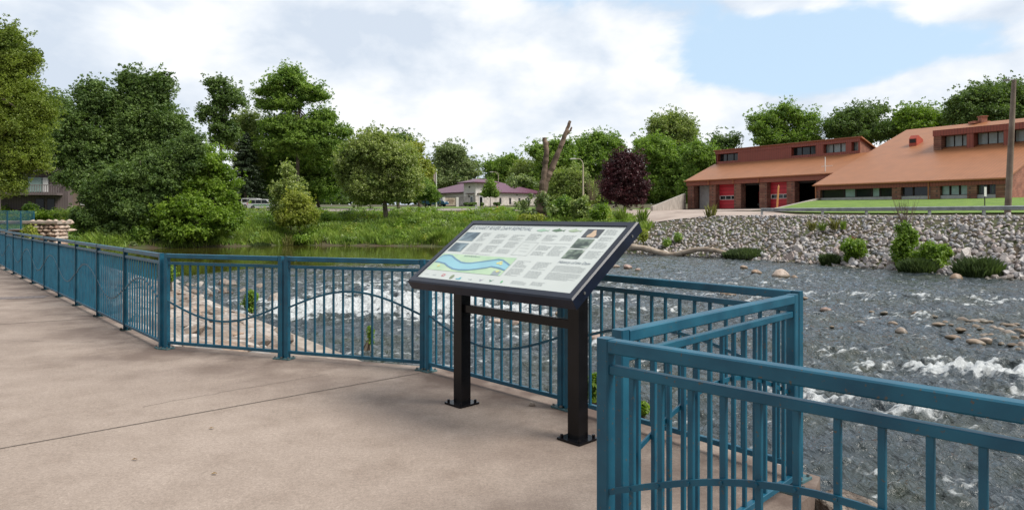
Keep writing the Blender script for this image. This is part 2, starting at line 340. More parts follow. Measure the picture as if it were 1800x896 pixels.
def hz(x, y):
    x = np.asarray(x, float); y = np.asarray(y, float)
    d, w = bank_d(x, y)
    L_ = np.interp(d, [-6, -1, 0, 0.7, 1.5, 4, 12, 22, 35, 60, 75, 120, 300, 800], [-3.4, -2.7, -2.1, -1.93, -1.6, -1.0, 0.7, 1.75, 2.4, 3.2, 3.7, 4.5, 6, 8])
    R_ = np.interp(d, [-6, -1, 0, 8, 10, 14, 22, 45, 50, 90, 200, 800], [-3.4, -2.7, -2.25, 1.3, 1.42, 1.45, 1.85, 2.5, 2.55, 3.5, 6, 9])
    z = L_*(1-w)+R_*w
    tt = (x-30.9)*0.559-(y-120)*0.829; ss = (x-30.9)*0.829+(y-120)*0.559
    mk = np.clip((tt+16)/9, 0, 1)*np.clip((34-tt)/4, 0, 1)*np.clip((ss+38)/8, 0, 1)*np.clip((40-ss)/10, 0, 1)
    z = z+(np.interp(ss, [-38, -10, 0, 20], [1.62, 2.22, 2.36, 2.4])-z)*mk
    z = z+0.12*perlin(x*0.25, y*0.25, 3)*np.clip(d/4, 0, 1)*(d < 30)*(1-w)
    return z
def h1(x, y): return float(hz(np.array([x]), np.array([y]))[0])

def axis(segs):
    out = []
    for a, b, s in segs: out += list(np.arange(a, b, s))
    out.append(segs[-1][1]); return np.array(out)
def grid_mesh(name, xs, ys, zf, mat, smooth=True, keep=None):
    Xg, Yg = np.meshgrid(xs, ys); Z = zf(Xg, Yg); V = np.stack([Xg, Yg, Z], -1).reshape(-1, 3); n = len(xs); m = len(ys)
    i = np.arange((m-1)*(n-1)); r = i//(n-1); c = i % (n-1); a = r*n+c
    Q = np.stack([a, a+1, a+n+1, a+n], 1)
    if keep is not None:
        cxm = V[Q].mean(1); Q = Q[keep(cxm[:, 0], cxm[:, 1])]
        used = np.unique(Q); mp = np.zeros(len(V), int); mp[used] = np.arange(len(used)); V = V[used]; Q = mp[Q]
    return np_mesh(name, V, Q, mat, smooth)
GROUND = noise_mat('bank soil and turf', (0.085, 0.060, 0.036), (0.070, 0.085, 0.028), 0.6, 0.9, 0.6, 4, bdist=0.1)
xs = axis([(-600, -100, 20), (-100, -62, 3), (-62, 60, 0.8), (60, 110, 3), (110, 600, 20)])
ys = axis([(-60, 20, 4), (20, 130, 0.8), (130, 220, 4), (220, 1200, 30)])
tag(link('ground', grid_mesh('ground', xs, ys, lambda x, y: hz(x, y), GROUND, keep=lambda x, y: bank_d(x, y)[0] > -4)), kind='structure')
BED = noise_mat('river bed', (0.03, 0.028, 0.018), (0.07, 0.06, 0.04), 0.8, 0.9)
tag(link('riverbed', grid_mesh('riverbed', axis([(-600, 600, 30)]), axis([(-200, 200, 30)]), lambda x, y: 0*x-3.4, BED)), kind='structure')

# sheets laid on the terrain: polygon test
def inside(P):
    P = np.array(P, float)
    def f(x, y):
        c = np.zeros(np.shape(x), bool); n = len(P)
        for i in range(n):
            x0, y0 = P[i]; x1, y1 = P[(i+1) % n]
            if y0 == y1: continue
            k = ((y0 > y) != (y1 > y)) & (x < (x1-x0)*(y-y0)/(y1-y0)+x0); c ^= k
        return c
    return f
def strip_sheet(name, A, B, mat, lift, n=60, m=10, zf=None):
    """sheet between polylines A and B (same number of points), draped on the terrain"""
    A = np.array(A, float); B = np.array(B, float)
    def rs(P, n):
        t = np.linspace(0, len(P)-1, n); k = np.arange(len(P)); return np.stack([np.interp(t, k, P[:, 0]), np.interp(t, k, P[:, 1])], 1)
    a = rs(A, n); b = rs(B, n); V = []
    for j in range(m):
        p = a+(b-a)*j/(m-1); z = (zf or hz)(p[:, 0], p[:, 1])+lift; V.append(np.column_stack([p, z]))
    V = np.concatenate(V); i = np.arange((m-1)*(n-1)); r = i//(n-1); c = i % (n-1); k = r*n+c
    return tag(link(name, np_mesh(name, V, np.stack([k, k+1, k+n+1, k+n], 1), mat, True)), kind='structure')
ROADM = noise_mat('pale worn road', (0.22, 0.19, 0.165), (0.33, 0.29, 0.255), 0.5, 0.9, 0.2, 12)
APRON = noise_mat('concrete apron', (0.33, 0.26, 0.22), (0.45, 0.37, 0.32), 0.35, 0.9, 0.2, 10)
def lawn_mat(name, c1, c2):
    return noise_mat(name, c1, c2, 0.9, 0.85, 0.6, 16, detail=10, lo=0.3, hi=0.7, bdist=0.08)
LAWN = lawn_mat('mown lawn', (0.10, 0.18, 0.022), (0.17, 0.27, 0.035))
# far road beyond the left bank, bending along the right bank to the apron
strip_sheet('road', [(-90, 104), (-30, 106), (-8, 107), (4, 99), (14, 85), (19.5, 76)],
            [(-90, 118), (-30, 119), (-5, 119), (10, 109), (20.4, 90), (27.5, 79)], ROADM, 0.05, 160, 10)
u2 = np.array((0.559, -0.829)); v2 = np.array((0.829, 0.559)); O2 = np.array((30.9, 120.0)); P2 = np.array((41.0, 92.0))
def st(t, s, O=O2): p = O+u2*t+v2*s; return (float(p[0]), float(p[1]))
strip_sheet('driveway', [st(-9, -22), st(10, -26), st(29, -28.6)], [st(-7, 14), st(10, 14), st(27, 14)], APRON, 0.10, 40, 24)
strip_sheet('driveway', [(11.0, 74.1), (15.9, 69.2), (21.3, 64.0), (26.6, 57.5)], [(9, 99), (15.5, 90), (22.6, 81), (27.8, 74.2)], APRON, 0.085, 40, 20)
strip_sheet('grass_verge', [(12, 112), (24, 98)], [(26, 130), (27.5, 117)], LAWN, 0.07, 20, 10)
strip_sheet('grass_verge', [(-5, 121), (9, 111)], [(-4, 126), (14, 122)], LAWN, 0.06, 20, 10)
strip_sheet('grass_verge', [(-60, 120.5), (-6, 120.5)], [(-60, 133), (-6, 133)], LAWN, 0.06, 30, 8)
# raised lawn in front of the station wing
def lawn_z(x, y):
    d, w = bank_d(x, y)
    return np.interp(d, [9, 11, 15.5, 22, 36, 46, 60], [1.36, 1.44, 1.62, 1.98, 3.1, 3.62, 3.7])
tip = (27.6, 74.5)
LF = [(27.3, 73.5), (29.5, 67.5), (33.0, 60.3), (36.6, 54.2), (40.5, 46.5), (45.0, 37.0)]
strip_sheet('lawn', LF, [st(-0.5, 0.3, P2), st(4, 0.3, P2), st(9, 0.3, P2), st(14, 0.3, P2), st(22, 0.3, P2), st(40, 2, P2)], LAWN, 0.03, 60, 30, zf=lawn_z)
CONC = noise_mat('retaining concrete', (0.30, 0.27, 0.24), (0.42, 0.38, 0.34), 1.2, 0.9, 0.2)
# low retaining wall beside the lawn, and the wall left of the station
def ret_wall(label, a, b, za0, za1, zb0, zb1, th=0.35):
    a = Vector((*a, 0)); b = Vector((*b, 0)); n = (b-a).normalized().cross(Vector((0, 0, 1)))*th
    mb = MB(); q = [(a, za0), (b, zb0), (b, zb1), (a, za1)]
    mb.prism([Vector((p.x, p.y, z)) for p, z in q], (0, 0, 0), n)
    return tag(mb.build('retaining_wall', CONC), label, 'wall')
ret_wall('low sloping concrete kerb wall between driveway and raised lawn', (27.7, 74.9), (41.0, 91.8), 1.6, 2.02, 2.2, 3.75)
ret_wall('long concrete wall sloping down beside the grass left of the brick station', (20.5, 101), (30.2, 120), 2.1, 2.75, 2.2, 5.3)

# ------------------------------------------------------------------ water
def water():
    A = np.linspace(-1.15, 1.25, 860); Dn = np.exp(np.linspace(np.log(4.2), np.log(96), 760))
    Ag, Y = np.meshgrid(A, Dn); X = Ag*Y
    # flow-aligned coordinates
    fx, fy = 0.60, -0.80
    s = X*fx+Y*fy; c = X*0.80+Y*0.60
    # edge of the smooth pool
    edge = np.interp(X, [-60, -19, -17, -6, 2, 8, 30], [34, 38.5, 44.5, 48.3, 54, 62, 95])+1.2*perlin(X*0.5, Y*0.2, 9)
    ruf = np.clip((edge-Y)/2.0+0.5, 0, 1)
    M = np.zeros_like(X)
    for x, y, rx, ry, a in [(-6.5, 26.5, 3.8, 3.4, 1.35), (-3.5, 26.5, 3.4, 3.4, 1.3), (-1.2, 24.5, 2.8, 3.0, 1.0), (-5, 30, 4, 2, .8), (-8, 33, 3, 3, .5), (-4, 40, 6, 2.0, .45), (-6.5, 36, 4, 2.5, .42), (1.5, 19, 1.6, 2.2, .5), (2.5, 28, 3, 3, .5),
                            (6.2, 36.5, 3.2, 1.5, .8), (3.8, 32, 2.4, 2, .5), (11.0, 15.6, 2.4, 1.2, 1.05), (12.5, 14.0, 3, 1.6, .75), (8.8, 17.2, 1.6, .9, .5), (5.5, 13.1, 1.0, .6, .95), (7.2, 12.3, 1.3, .5, .7), (3.0, 16.5, 1.2, 1.2, .4),
                            (9.5, 24.5, 3, 1.8, .30), (14, 30, 6, 1.4, .4), (19.5, 28.3, 5, 1.3, .45), (10.5, 30, 4, 1.2, .38), (5.5, 25, 1.3, 1.2, .5), (9, 34, 5, 1.3, .3), (14, 24, 4, 1.0, .32), (13, 36, 5, 2, .25)]:
        M = np.maximum(M, a*np.exp(-(((X-x)/rx)**2+((Y-y)/ry)**2)))
    amp = (0.003+0.085*ruf)*(1+1.6*M)
    n1 = fbm(s*1.0, c*0.55, 3, 1); n2 = fbm(s*3.1, c*1.7, 3, 5); n3 = fbm(s*8.0, c*4.5, 2, 12)
    rid = 1-np.abs(fbm(s*1.7, c*0.8, 3, 21))*2.2
    fade = np.clip(1.3-Y/70, 0.25, 1)
    Z = -2.0+amp*(1.5*n1+1.1*n2+0.45*n3*fade+0.75*(rid-0.6)*(0.5+0.5*M))
    Z = Z+0.05*M*(n1+0.2)
    # step at the crest of the weir
    # foam
    q = fbm(s*2.1+0.4*n1, c*0.8, 4, 31, 0.62); q2 = fbm(s*6.0, c*3.2, 3, 40, 0.6)
    g = 1-np.abs(q)*3.0
    q3 = fbm(s*1.1, c*0.55, 3, 60)
    foam = 0.72*M+0.10+0.55*q+0.55*q2+0.45*q3+0.35*n2-0.27
    foam = np.clip(foam/0.42, 0, 1)*ruf
    V = np.stack([X, Y, Z], -1).reshape(-1, 3); n = len(A); m = len(Dn)
    i = np.arange((m-1)*(n-1)); r = i//(n-1); cc = i % (n-1); a = r*n+cc
    Q = np.stack([a, a+1, a+n+1, a+n], 1); cm = V[a]
    d, _ = bank_d(cm[:, 0], cm[:, 1]); Q = Q[d < 1.5]
    mat, nt, N, L, P = nmat('river water')
    me = np_mesh('river_water', V, Q, mat, True)
    for nm, arr in (('foam', foam), ('ruf', ruf)):
        at_ = me.attributes.new(nm, 'FLOAT', 'POINT'); at_.data.foreach_set('value', arr.ravel().astype(np.float32))
    g_ = N.new('ShaderNodeNewGeometry'); fa = N.new('ShaderNodeAttribute'); fa.attribute_name = 'foam'; ra = N.new('ShaderNodeAttribute'); ra.attribute_name = 'ruf'
    nz = N.new('ShaderNodeTexNoise'); nz.inputs['Scale'].default_value = 9; nz.inputs['Detail'].default_value = 8; nz.inputs['Roughness'].default_value = 0.7; L.new(g_.outputs['Position'], nz.inputs['Vector'])
    ad = N.new('ShaderNodeMath'); ad.operation = 'MULTIPLY_ADD'; L.new(nz.outputs[0], ad.inputs[0]); ad.inputs[1].default_value = 1.5; 
    sb = N.new('ShaderNodeMath'); sb.operation = 'SUBTRACT'; L.new(fa.outputs['Fac'], sb.inputs[0]); sb.inputs[1].default_value = 1.02; L.new(sb.outputs[0], ad.inputs[2])
    mr = N.new('ShaderNodeMapRange'); mr.interpolation_type = 'SMOOTHSTEP'; mr.inputs[1].default_value = 0.05; mr.inputs[2].default_value = 1.05; mr.inputs[4].default_value = 0.85; L.new(ad.outputs[0], mr.inputs[0])
    # body colour: silty, with weed showing through in places
    nb = N.new('ShaderNodeTexNoise'); nb.inputs['Scale'].default_value = 0.45; nb.inputs['Detail'].default_value = 5; L.new(g_.outputs['Position'], nb.inputs['Vector'])
    rb = N.new('ShaderNodeValToRGB'); e = rb.color_ramp.elements; e[0].position = 0.42; e[0].color = (0.040, 0.052, 0.060, 1); e[1].position = 0.68; e[1].color = (0.040, 0.048, 0.036, 1); L.new(nb.outputs[0], rb.inputs[0])
    P.inputs['Roughness'].default_value = 0.07; P.inputs['IOR'].default_value = 1.33
    mc = N.new('ShaderNodeMix'); mc.data_type = 'RGBA'; L.new(ra.outputs['Fac'], mc.inputs[0]); mc.inputs[6].default_value = (0.048, 0.046, 0.010, 1); L.new(rb.outputs[0], mc.inputs[7]); L.new(mc.outputs[2], P.inputs['Base Color'])  # olive of the reflected bank trees mixed into the calm pool's colour
    # small ripples in the flow frame
    mp = N.new('ShaderNodeMapping'); mp.inputs['Rotation'].default_value = (0, 0, R(53)); mp.inputs['Scale'].default_value = (1.0, 0.38, 1.0); L.new(g_.outputs['Position'], mp.inputs[0])
    rp = N.new('ShaderNodeTexNoise'); rp.inputs['Scale'].default_value = 3.4; rp.inputs['Detail'].default_value = 5; rp.inputs['Roughness'].default_value = 0.5; L.new(mp.outputs[0], rp.inputs['Vector'])
    bs = N.new('ShaderNodeMath'); bs.operation = 'MULTIPLY_ADD'; L.new(ra.outputs['Fac'], bs.inputs[0]); bs.inputs[1].default_value = 0.75; bs.inputs[2].default_value = 0.010
    b = N.new('ShaderNodeBump'); b.inputs['Distance'].default_value = 0.42; L.new(bs.outputs[0], b.inputs['Strength']); L.new(rp.outputs[0], b.inputs['Height']); L.new(b.outputs[0], P.inputs['Normal'])
    fo = N.new('ShaderNodeBsdfDiffuse'); fo.inputs[0].default_value = (0.74, 0.77, 0.78, 1)
    b2 = N.new('ShaderNodeBump'); b2.inputs['Strength'].default_value = 0.8; b2.inputs['Distance'].default_value = 0.08; L.new(nz.outputs[0], b2.inputs['Height']); L.new(b2.outputs[0], fo.inputs['Normal'])
    ms = N.new('ShaderNodeMixShader'); L.new(mr.outputs[0], ms.inputs[0]); L.new(P.outputs[0], ms.inputs[1]); L.new(fo.outputs[0], ms.inputs[2]); L.new(ms.outputs[0], N['Material Output'].inputs[0])
    tag(link('river_water', me), kind='structure')
water()

# ------------------------------------------------------------------ walkway deck
FENCE = []
p = Vector((-3.94, 7.69)); dl = Vector((-0.67, 0.742)).normalized(); LP = 1.62
left_pts = [(p+dl*LP*k) for k in range(0, 13)]
PANELS = []      # (start, end, pickets, wave sign)
for k in range(12): PANELS.append((left_pts[k+1]-dl*0.0-dl*-0.035, left_pts[k]+dl*0.035, 13, 1 if k % 2 == 0 else -1))
PANELS += [(Vector((-3.87, 7.66)), Vector((-2.42, 7.15)), 13, -1), (Vector((-2.345, 7.125)), Vector((-0.865, 6.625)), 13, 1),
           (Vector((-0.80, 6.565)), Vector((0.385, 5.335)), 14, -1), (Vector((0.435, 5.275)), Vector((1.625, 3.89)), 15, 1),
           (Vector((1.525, 3.715)), Vector((0.41, 2.575)), 13, 1), (Vector((0.33, 2.40)), Vector((1.45, 1.33)), 13, 1), (Vector((1.50, 1.28)), Vector((2.60, 0.20)), 13, -1)]
nl = Vector((0.742, 0.67)).normalized()
edge = [tuple(q+nl*0.14) for q in reversed(left_pts)]
edge[-1] = (-3.88, 7.84)
edge += [(-2.36, 7.30), (-0.76, 6.74), (0.50, 5.43), (1.77, 3.92), (1.64, 3.70), (0.56, 2.56), (1.60, 1.52), (2.75, 0.38)]
outline = [(-30.5, 44)]+[(-26.6, 35.6)]+edge+[(6, -3), (20, -20), (20, -40), (-60, -40), (-60, 44)]
edge_np = np.array(edge)
def build_deck():
    # fine sheet clipped by the outline: triangulated polygon via bmesh, then a grid attribute for the darker edge
    bm = bmesh.new(); vs = [bm.verts.new((x, y, 0)) for x, y in outline]; f = bm.faces.new(vs)
    bmesh.ops.triangulate(bm, faces=[f])
    for it in range(7):
        es = [e for e in bm.edges if e.calc_length() > max(0.35, 0.12*min((v.co.length for v in e.verts)))]
        if not es: break
        bmesh.ops.subdivide_edges(bm, edges=es, cuts=1); bmesh.ops.triangulate(bm, faces=bm.faces)
    co = np.array([v.co[:2] for v in bm.verts])
    top = list(bm.faces)
    bd = [e for e in bm.edges if e.is_boundary]
    ex = bmesh.ops.extrude_edge_only(bm, edges=bd); 
    for g in ex['geom']:
        if isinstance(g, bmesh.types.BMVert): g.co.z = -0.28
    bmesh.ops.recalc_face_normals(bm, faces=bm.faces)
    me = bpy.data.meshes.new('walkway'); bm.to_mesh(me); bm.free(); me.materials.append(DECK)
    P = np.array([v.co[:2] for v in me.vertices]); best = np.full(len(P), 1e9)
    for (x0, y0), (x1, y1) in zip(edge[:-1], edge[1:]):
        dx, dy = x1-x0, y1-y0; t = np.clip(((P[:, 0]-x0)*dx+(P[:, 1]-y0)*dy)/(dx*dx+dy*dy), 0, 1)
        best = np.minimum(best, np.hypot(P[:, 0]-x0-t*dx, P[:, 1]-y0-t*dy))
    a = me.attributes.new('edge_tone', 'FLOAT', 'POINT'); a.data.foreach_set('value', np.clip(1.0-(best-0.2)/1.7, 0, 1).astype(np.float32)**1.2)
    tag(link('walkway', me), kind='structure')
build_deck()
def ground_line(name, a, b, w, z, mat, n=14, jit=0.006):
    a = Vector((*a, 0)); b = Vector((*b, 0)); d = (b-a).normalized(); nn = Vector((-d.y, d.x, 0)); mb = MB(); k = []
    for i in range(n+1):
        q = a.lerp(b, i/n)+nn*rnd.uniform(-jit, jit); mb.v += [tuple(q-nn*w/2+Vector((0, 0, z))), tuple(q+nn*w/2+Vector((0, 0, z)))]
    for i in range(n): mb.face((2*i, 2*i+2, 2*i+3, 2*i+1))
    return tag(mb.build(name, mat), kind='structure')
ground_line('walkway_joint', (-4.6, 3.25), (-0.88, 6.48), 0.012, 0.004, JOINT, 60, 0.002)
ground_line('walkway_joint', (-12.5, 6.2), (-5.85, 10.05), 0.02, 0.004, JOINT)
ground_line('walkway_band', (-16, 9.7), (-8.55, 12.55), 0.42, 0.005, STRIP)
ground_line('walkway_joint', (-24, 10), (-13.3, 17.6), 0.02, 0.004, JOINT)
ground_line('walkway_crack', (-2.9, 5.35), (-1.75, 6.45), 0.005, 0.003, JOINT, 26, 0.02)
ground_line('walkway_crack', (-6.5, 8.2), (-4.3, 8.0), 0.006, 0.003, JOINT, 30, 0.03)
# a pebble and fallen leaves on the concrete
LITTER = noise_mat('dry leaf', (0.16, 0.09, 0.03), (0.25, 0.16, 0.05), 20, 0.8)
for (px, py, lab) in ((237, 809, 'orange brown dry leaf lying alone on the left of the concrete'), (377, 834, 'dark twig fragment lying on the concrete in front'), (372, 754, 'flat olive scrap of dry moss on the concrete near the long joint')):
    D = 1800/(py-378); mb = MB(); c = Vector((Xp(px, D), D, 0.006)); n = 6
    mb.poly([c+Vector((0.014*math.cos(i*1.05)*(1+.5*(i % 2)), 0.009*math.sin(i*1.05), 0.004*(i % 3))) for i in range(n)])
    tag(mb.build('dry_leaf', LITTER), lab, 'leaf')

# ------------------------------------------------------------------ rocks
def rock_mesh(name, seed, mat, flat=0.75, n=18, bevel=True):
    r = random.Random(seed); bm = bmesh.new()
    for i in range(n):
        v = Vector((r.gauss(0, 1), r.gauss(0, 1), r.gauss(0, 1))).normalized()*r.uniform(0.8, 1.05)
        bm.verts.new((v.x*0.5, v.y*0.5*r.uniform(0.8, 1.0), v.z*0.5*flat))
    res = bmesh.ops.convex_hull(bm, input=bm.verts)
    bmesh.ops.delete(bm, geom=[g for g in res['geom_interior'] if isinstance(g, bmesh.types.BMVert)], context='VERTS')
    if bevel: bmesh.ops.bevel(bm, geom=list(bm.edges), offset=0.02, segments=1, affect='EDGES')
    me = bpy.data.meshes.new(name); bm.to_mesh(me); bm.free(); me.materials.append(mat); return me
def round_rock(name, seed, mat, flat=0.6):
    r = random.Random(seed); bm = bmesh.new(); bmesh.ops.create_icosphere(bm, subdivisions=3, radius=0.5)
    a = [r.uniform(0, 6) for _ in range(6)]
    for v in bm.verts:
        c = v.co.copy(); k = 1+0.13*math.sin(5*c.x+a[0])+0.12*math.sin(6*c.y+a[1])+0.11*math.sin(7*c.z+a[2])+0.05*math.sin(13*c.x+a[3])*math.sin(12*c.y+a[4])
        v.co = Vector((c.x*k, c.y*k*0.8, c.z*k*flat))
    me = bpy.data.meshes.new(name); bm.to_mesh(me); bm.free(); me.materials.append(mat)
    me.polygons.foreach_set('use_smooth', [True]*len(me.polygons)); return me
RIP = stone_mat('riprap stone', [(0.34, 0.29, 0.27), (0.31, 0.315, 0.335), (0.40, 0.32, 0.29), (0.22, 0.205, 0.20), (0.46, 0.42, 0.40), (0.30, 0.25, 0.22), (0.28, 0.29, 0.31), (0.58, 0.53, 0.49)], wet=True)
TAN = stone_mat('tan river stone', [(0.36, 0.24, 0.16), (0.42, 0.32, 0.24), (0.30, 0.20, 0.13), (0.48, 0.38, 0.31), (0.26, 0.22, 0.18), (0.40, 0.27, 0.22)], wet=True)
PINK = stone_mat('pink slope stone', [(0.30, 0.245, 0.20), (0.22, 0.165, 0.125), (0.40, 0.35, 0.31), (0.27, 0.22, 0.185), (0.19, 0.145, 0.115), (0.48, 0.44, 0.40), (0.30, 0.21, 0.15), (0.25, 0.23, 0.21)])
rip_protos = [rock_mesh('riprap_stone', 100+i, RIP, 0.8, 13+i % 6) for i in range(14)]
# positions on the right bank slope
def bank_point(t, d):
    """t metres along right part of WL from (0,71), d metres inland"""
    seg = WL[6:]; acc = 0
    for (x0, y0), (x1, y1) in zip(seg[:-1], seg[1:]):
        L_ = math.hypot(x1-x0, y1-y0)
        if t <= acc+L_ or (x1, y1) == tuple(seg[-1]):
            k = (t-acc)/L_; x = x0+(x1-x0)*k; y = y0+(y1-y0)*k; nx, ny = -(y1-y0)/L_, (x1-x0)/L_
            return x+nx*d, y+ny*d
        acc += L_
gx, gy = np.meshgrid(np.arange(3.5, 60, 0.34), np.arange(8, 74, 0.34))
gx = gx+RN.uniform(-.17, .17, gx.shape); gy = gy+RN.uniform(-.17, .17, gy.shape); gd, _ = bank_d(gx, gy); gz = hz(gx, gy); stones = []
for x, y, d, z in zip(gx.ravel(), gy.ravel(), gd.ravel(), gz.ravel()):
    if not (-0.7 < d < 9.0): continue
    if y > 64 and rnd.random() < .25+(y-64)*.1: continue
    frac = max(0, d)/9; near = min(1, max(0, (58-y)/20))
    size = rnd.uniform(0.26, 0.52)*(1.22-0.42*frac)*(1.0+0.40*near*(1-frac))
    if rnd.random() < 0.05: size *= 1.6
    stones.append((x, y, z+0.02, size))
rs = []
for s_ in stones:
    px = CX+F*s_[0]/max(1, s_[1]); vis = -30 < px < 1840 and s_[1] > 20
    rs.append((s_[3]/s_[1] if vis else 0, s_))
rs.sort(key=lambda q: -q[0])
for k, (_, (x, y, z, s)) in enumerate(rs[:300]):
    o = bpy.data.objects.new('riprap_stone', rip_protos[k % 14]); COL.objects.link(o); o.location = (x, y, z)
    o.rotation_euler = (rnd.uniform(0, 6), rnd.uniform(0, 6), rnd.uniform(0, 6)); o.scale = (s*rnd.uniform(1, 1.4), s, s*rnd.uniform(.75, 1))
    tag(o, 'large angular grey or pinkish riprap stone on the far bank slope', 'stone', 'large riprap stones on the far bank')
def stone_mass(name, lst, protos, seed, smin=(1, 1.4), mat=None):
    r = np.random.default_rng(seed); VV = []; FF = []; base = 0
    data = []
    for me in protos:
        co = np.empty(len(me.vertices)*3); me.vertices.foreach_get('co', co); co = co.reshape(-1, 3)
        fs = [tuple(p.vertices) for p in me.polygons]; tris = [(f[0], f[i], f[i+1]) for f in fs for i in range(1, len(f)-1)]
        data.append((co, np.array(tris)))
    for (x, y, z, s) in lst:
        co, tr = data[r.integers(len(data))]; M = np.array(Euler(tuple(r.uniform(0, 6.28, 3))).to_matrix())
        c = (co*np.array((s*r.uniform(*smin), s, s*r.uniform(.75, 1))))@M.T+np.array((x, y, z)); VV.append(c); FF.append(tr+base); base += len(c)
    return link(name, np_mesh(name, np.concatenate(VV), np.concatenate(FF), mat or protos[0].materials[0]))
lowp = [rock_mesh('riprap_low', 300+i, RIP, 0.8, 11, False) for i in range(10)]
tag(stone_mass('riprap', [q[1] for q in rs[300:]], lowp, 5), kind='stuff')
for me in lowp: bpy.data.meshes.remove(me)

# boulders standing in the river
rr = [round_rock('river_boulder', 40+i, TAN, 0.62) for i in range(8)]
def boulder(px, py, w, label, group=None, hgt=0.62, mats=None, zoff=0.0, protos=rr):
    """py = waterline row, w = width in photo pixels"""
    D = 3.5*F/(py-CY); s = w*D/F
    o = bpy.data.objects.new('river_boulder', protos[rnd.randrange(len(protos))]); COL.objects.link(o)
    o.location = (Xp(px, D), D, -2.0+zoff+s*0.05); o.rotation_euler = (rnd.uniform(-.15, .15), rnd.uniform(-.15, .15), rnd.uniform(0, 6.28)); o.scale = (s*1.05, s*1.0, s*hgt*1.6)
    return tag(o, label, 'boulder', group)
G1 = 'low tan boulders of the shoal at the right'
for px, py, w in [(1650, 572, 17), (1663, 569, 13), (1672, 571, 9), (1693, 563, 15), (1711, 566, 14), (1725, 566, 17), (1716, 574, 14), (1689, 581, 14), (1674, 594, 18), (1715, 604, 22), (1732, 601, 19), (1729, 590, 13), (1741, 592, 15), (1745, 578, 16),
                  (1757, 581, 13), (1771, 587, 17), (1774, 573, 15), (1792, 583, 15), (1797, 607, 17), (1780, 607, 13), (1783, 594, 10), (1700, 570, 8), (1762, 570, 9), (1751, 597, 9), (1703, 590, 8), (1786, 571, 10), (1790, 615, 10), (1760, 604, 9), (1740, 566, 8), (1800, 593, 12), (1812, 600, 16), (1820, 584, 13), (1724, 579, 9)]:
    boulder(px, py, w*1.3, 'low tan boulder among the shoal stones of the right rapids', G1, 0.5)
for px, py, w, lab in [(1372, 485, 32, 'biggest peaked tan boulder standing alone beyond the corner post'), (1281, 519, 28, 'rounded tan boulder in midstream above the zigzag railing'), (1308, 472, 14, 'small tan boulder just off the end of the driftwood limb'),
                       (1330, 481, 20, 'flat dark boulder awash beside the biggest peaked one'), (1416, 526, 12, 'small brown stone just beyond the corner post'), (1610, 554, 16, 'rounded tan stone standing alone left of the shoal'),
                       (1532, 549, 9, 'tiny brown stone, first of a spaced pair upstream of the shoal'), (1554, 551, 13, 'brown stone, larger of the spaced pair upstream of the shoal'), (1452, 547, 20, 'dark stone awash near the railing corner'), (1641, 557, 12, 'dark flat stone between the lone tan stone and the shoal'),
                       (1571, 571, 17, 'dark stone breaking the surface left of the shoal'), (1586, 584, 22, 'wide dark stone awash below the left tail of the shoal'), (1683, 490, 26, 'long flat tan boulder at the foot of the right bank reeds'),
                       (873, 568, 26, 'yellowish boulder seen under the sign crossbar, left one'), (906, 572, 27, 'yellowish boulder seen under the sign crossbar, right one'), (1050, 600, 38, 'broad pinkish boulder between the sign post and the railing'), (982, 553, 15, 'small pale boulder next to the right sign post'),
                       (1083, 470, 13, 'small tan stone right of the sign edge, leftmost of three'), (1104, 472, 18, 'flat tan stone, broadest of three right of the sign edge'), (1120, 476, 12, 'small brown stone, lowest of three right of the sign edge'), (1395, 488, 12, 'little stone right of the biggest peaked boulder'), (1462, 575, 9, 'tiny olive stone in the ripples right of the corner post'),
                       (1512, 569, 16, 'dark stone barely awash midway to the shoal')]:
    boulder(px, py, w, lab, None, 0.6)
tan_ang = [rock_mesh('bank_rock', 500+i, PINK, 0.9, 15) for i in range(8)]
G2 = 'pale boulders heaped where the calm pool spills over'
for px, py, w in [(305, 506, 26), (323, 511, 20), (341, 515, 20), (363, 515, 24), (379, 509, 17), (395, 500, 26), (409, 500, 17), (393, 513, 18), (350, 502, 18), (334, 503, 15), (373, 520, 13), (312, 497, 14), (426, 511, 14), (404, 515, 12), (455, 505, 18), (353, 522, 12)]:
    boulder(px, py, w*1.1, 'pale angular boulder heaped beyond the sloped stone paving', G2, 0.6, protos=tan_ang)
boulder(482, 530, 30, 'squarish grey tan boulder behind the railing beside the water plant', None, 0.75, protos=tan_ang)
boulder(437, 540, 20, 'dark boulder at the root of the water plant', None, 0.5)

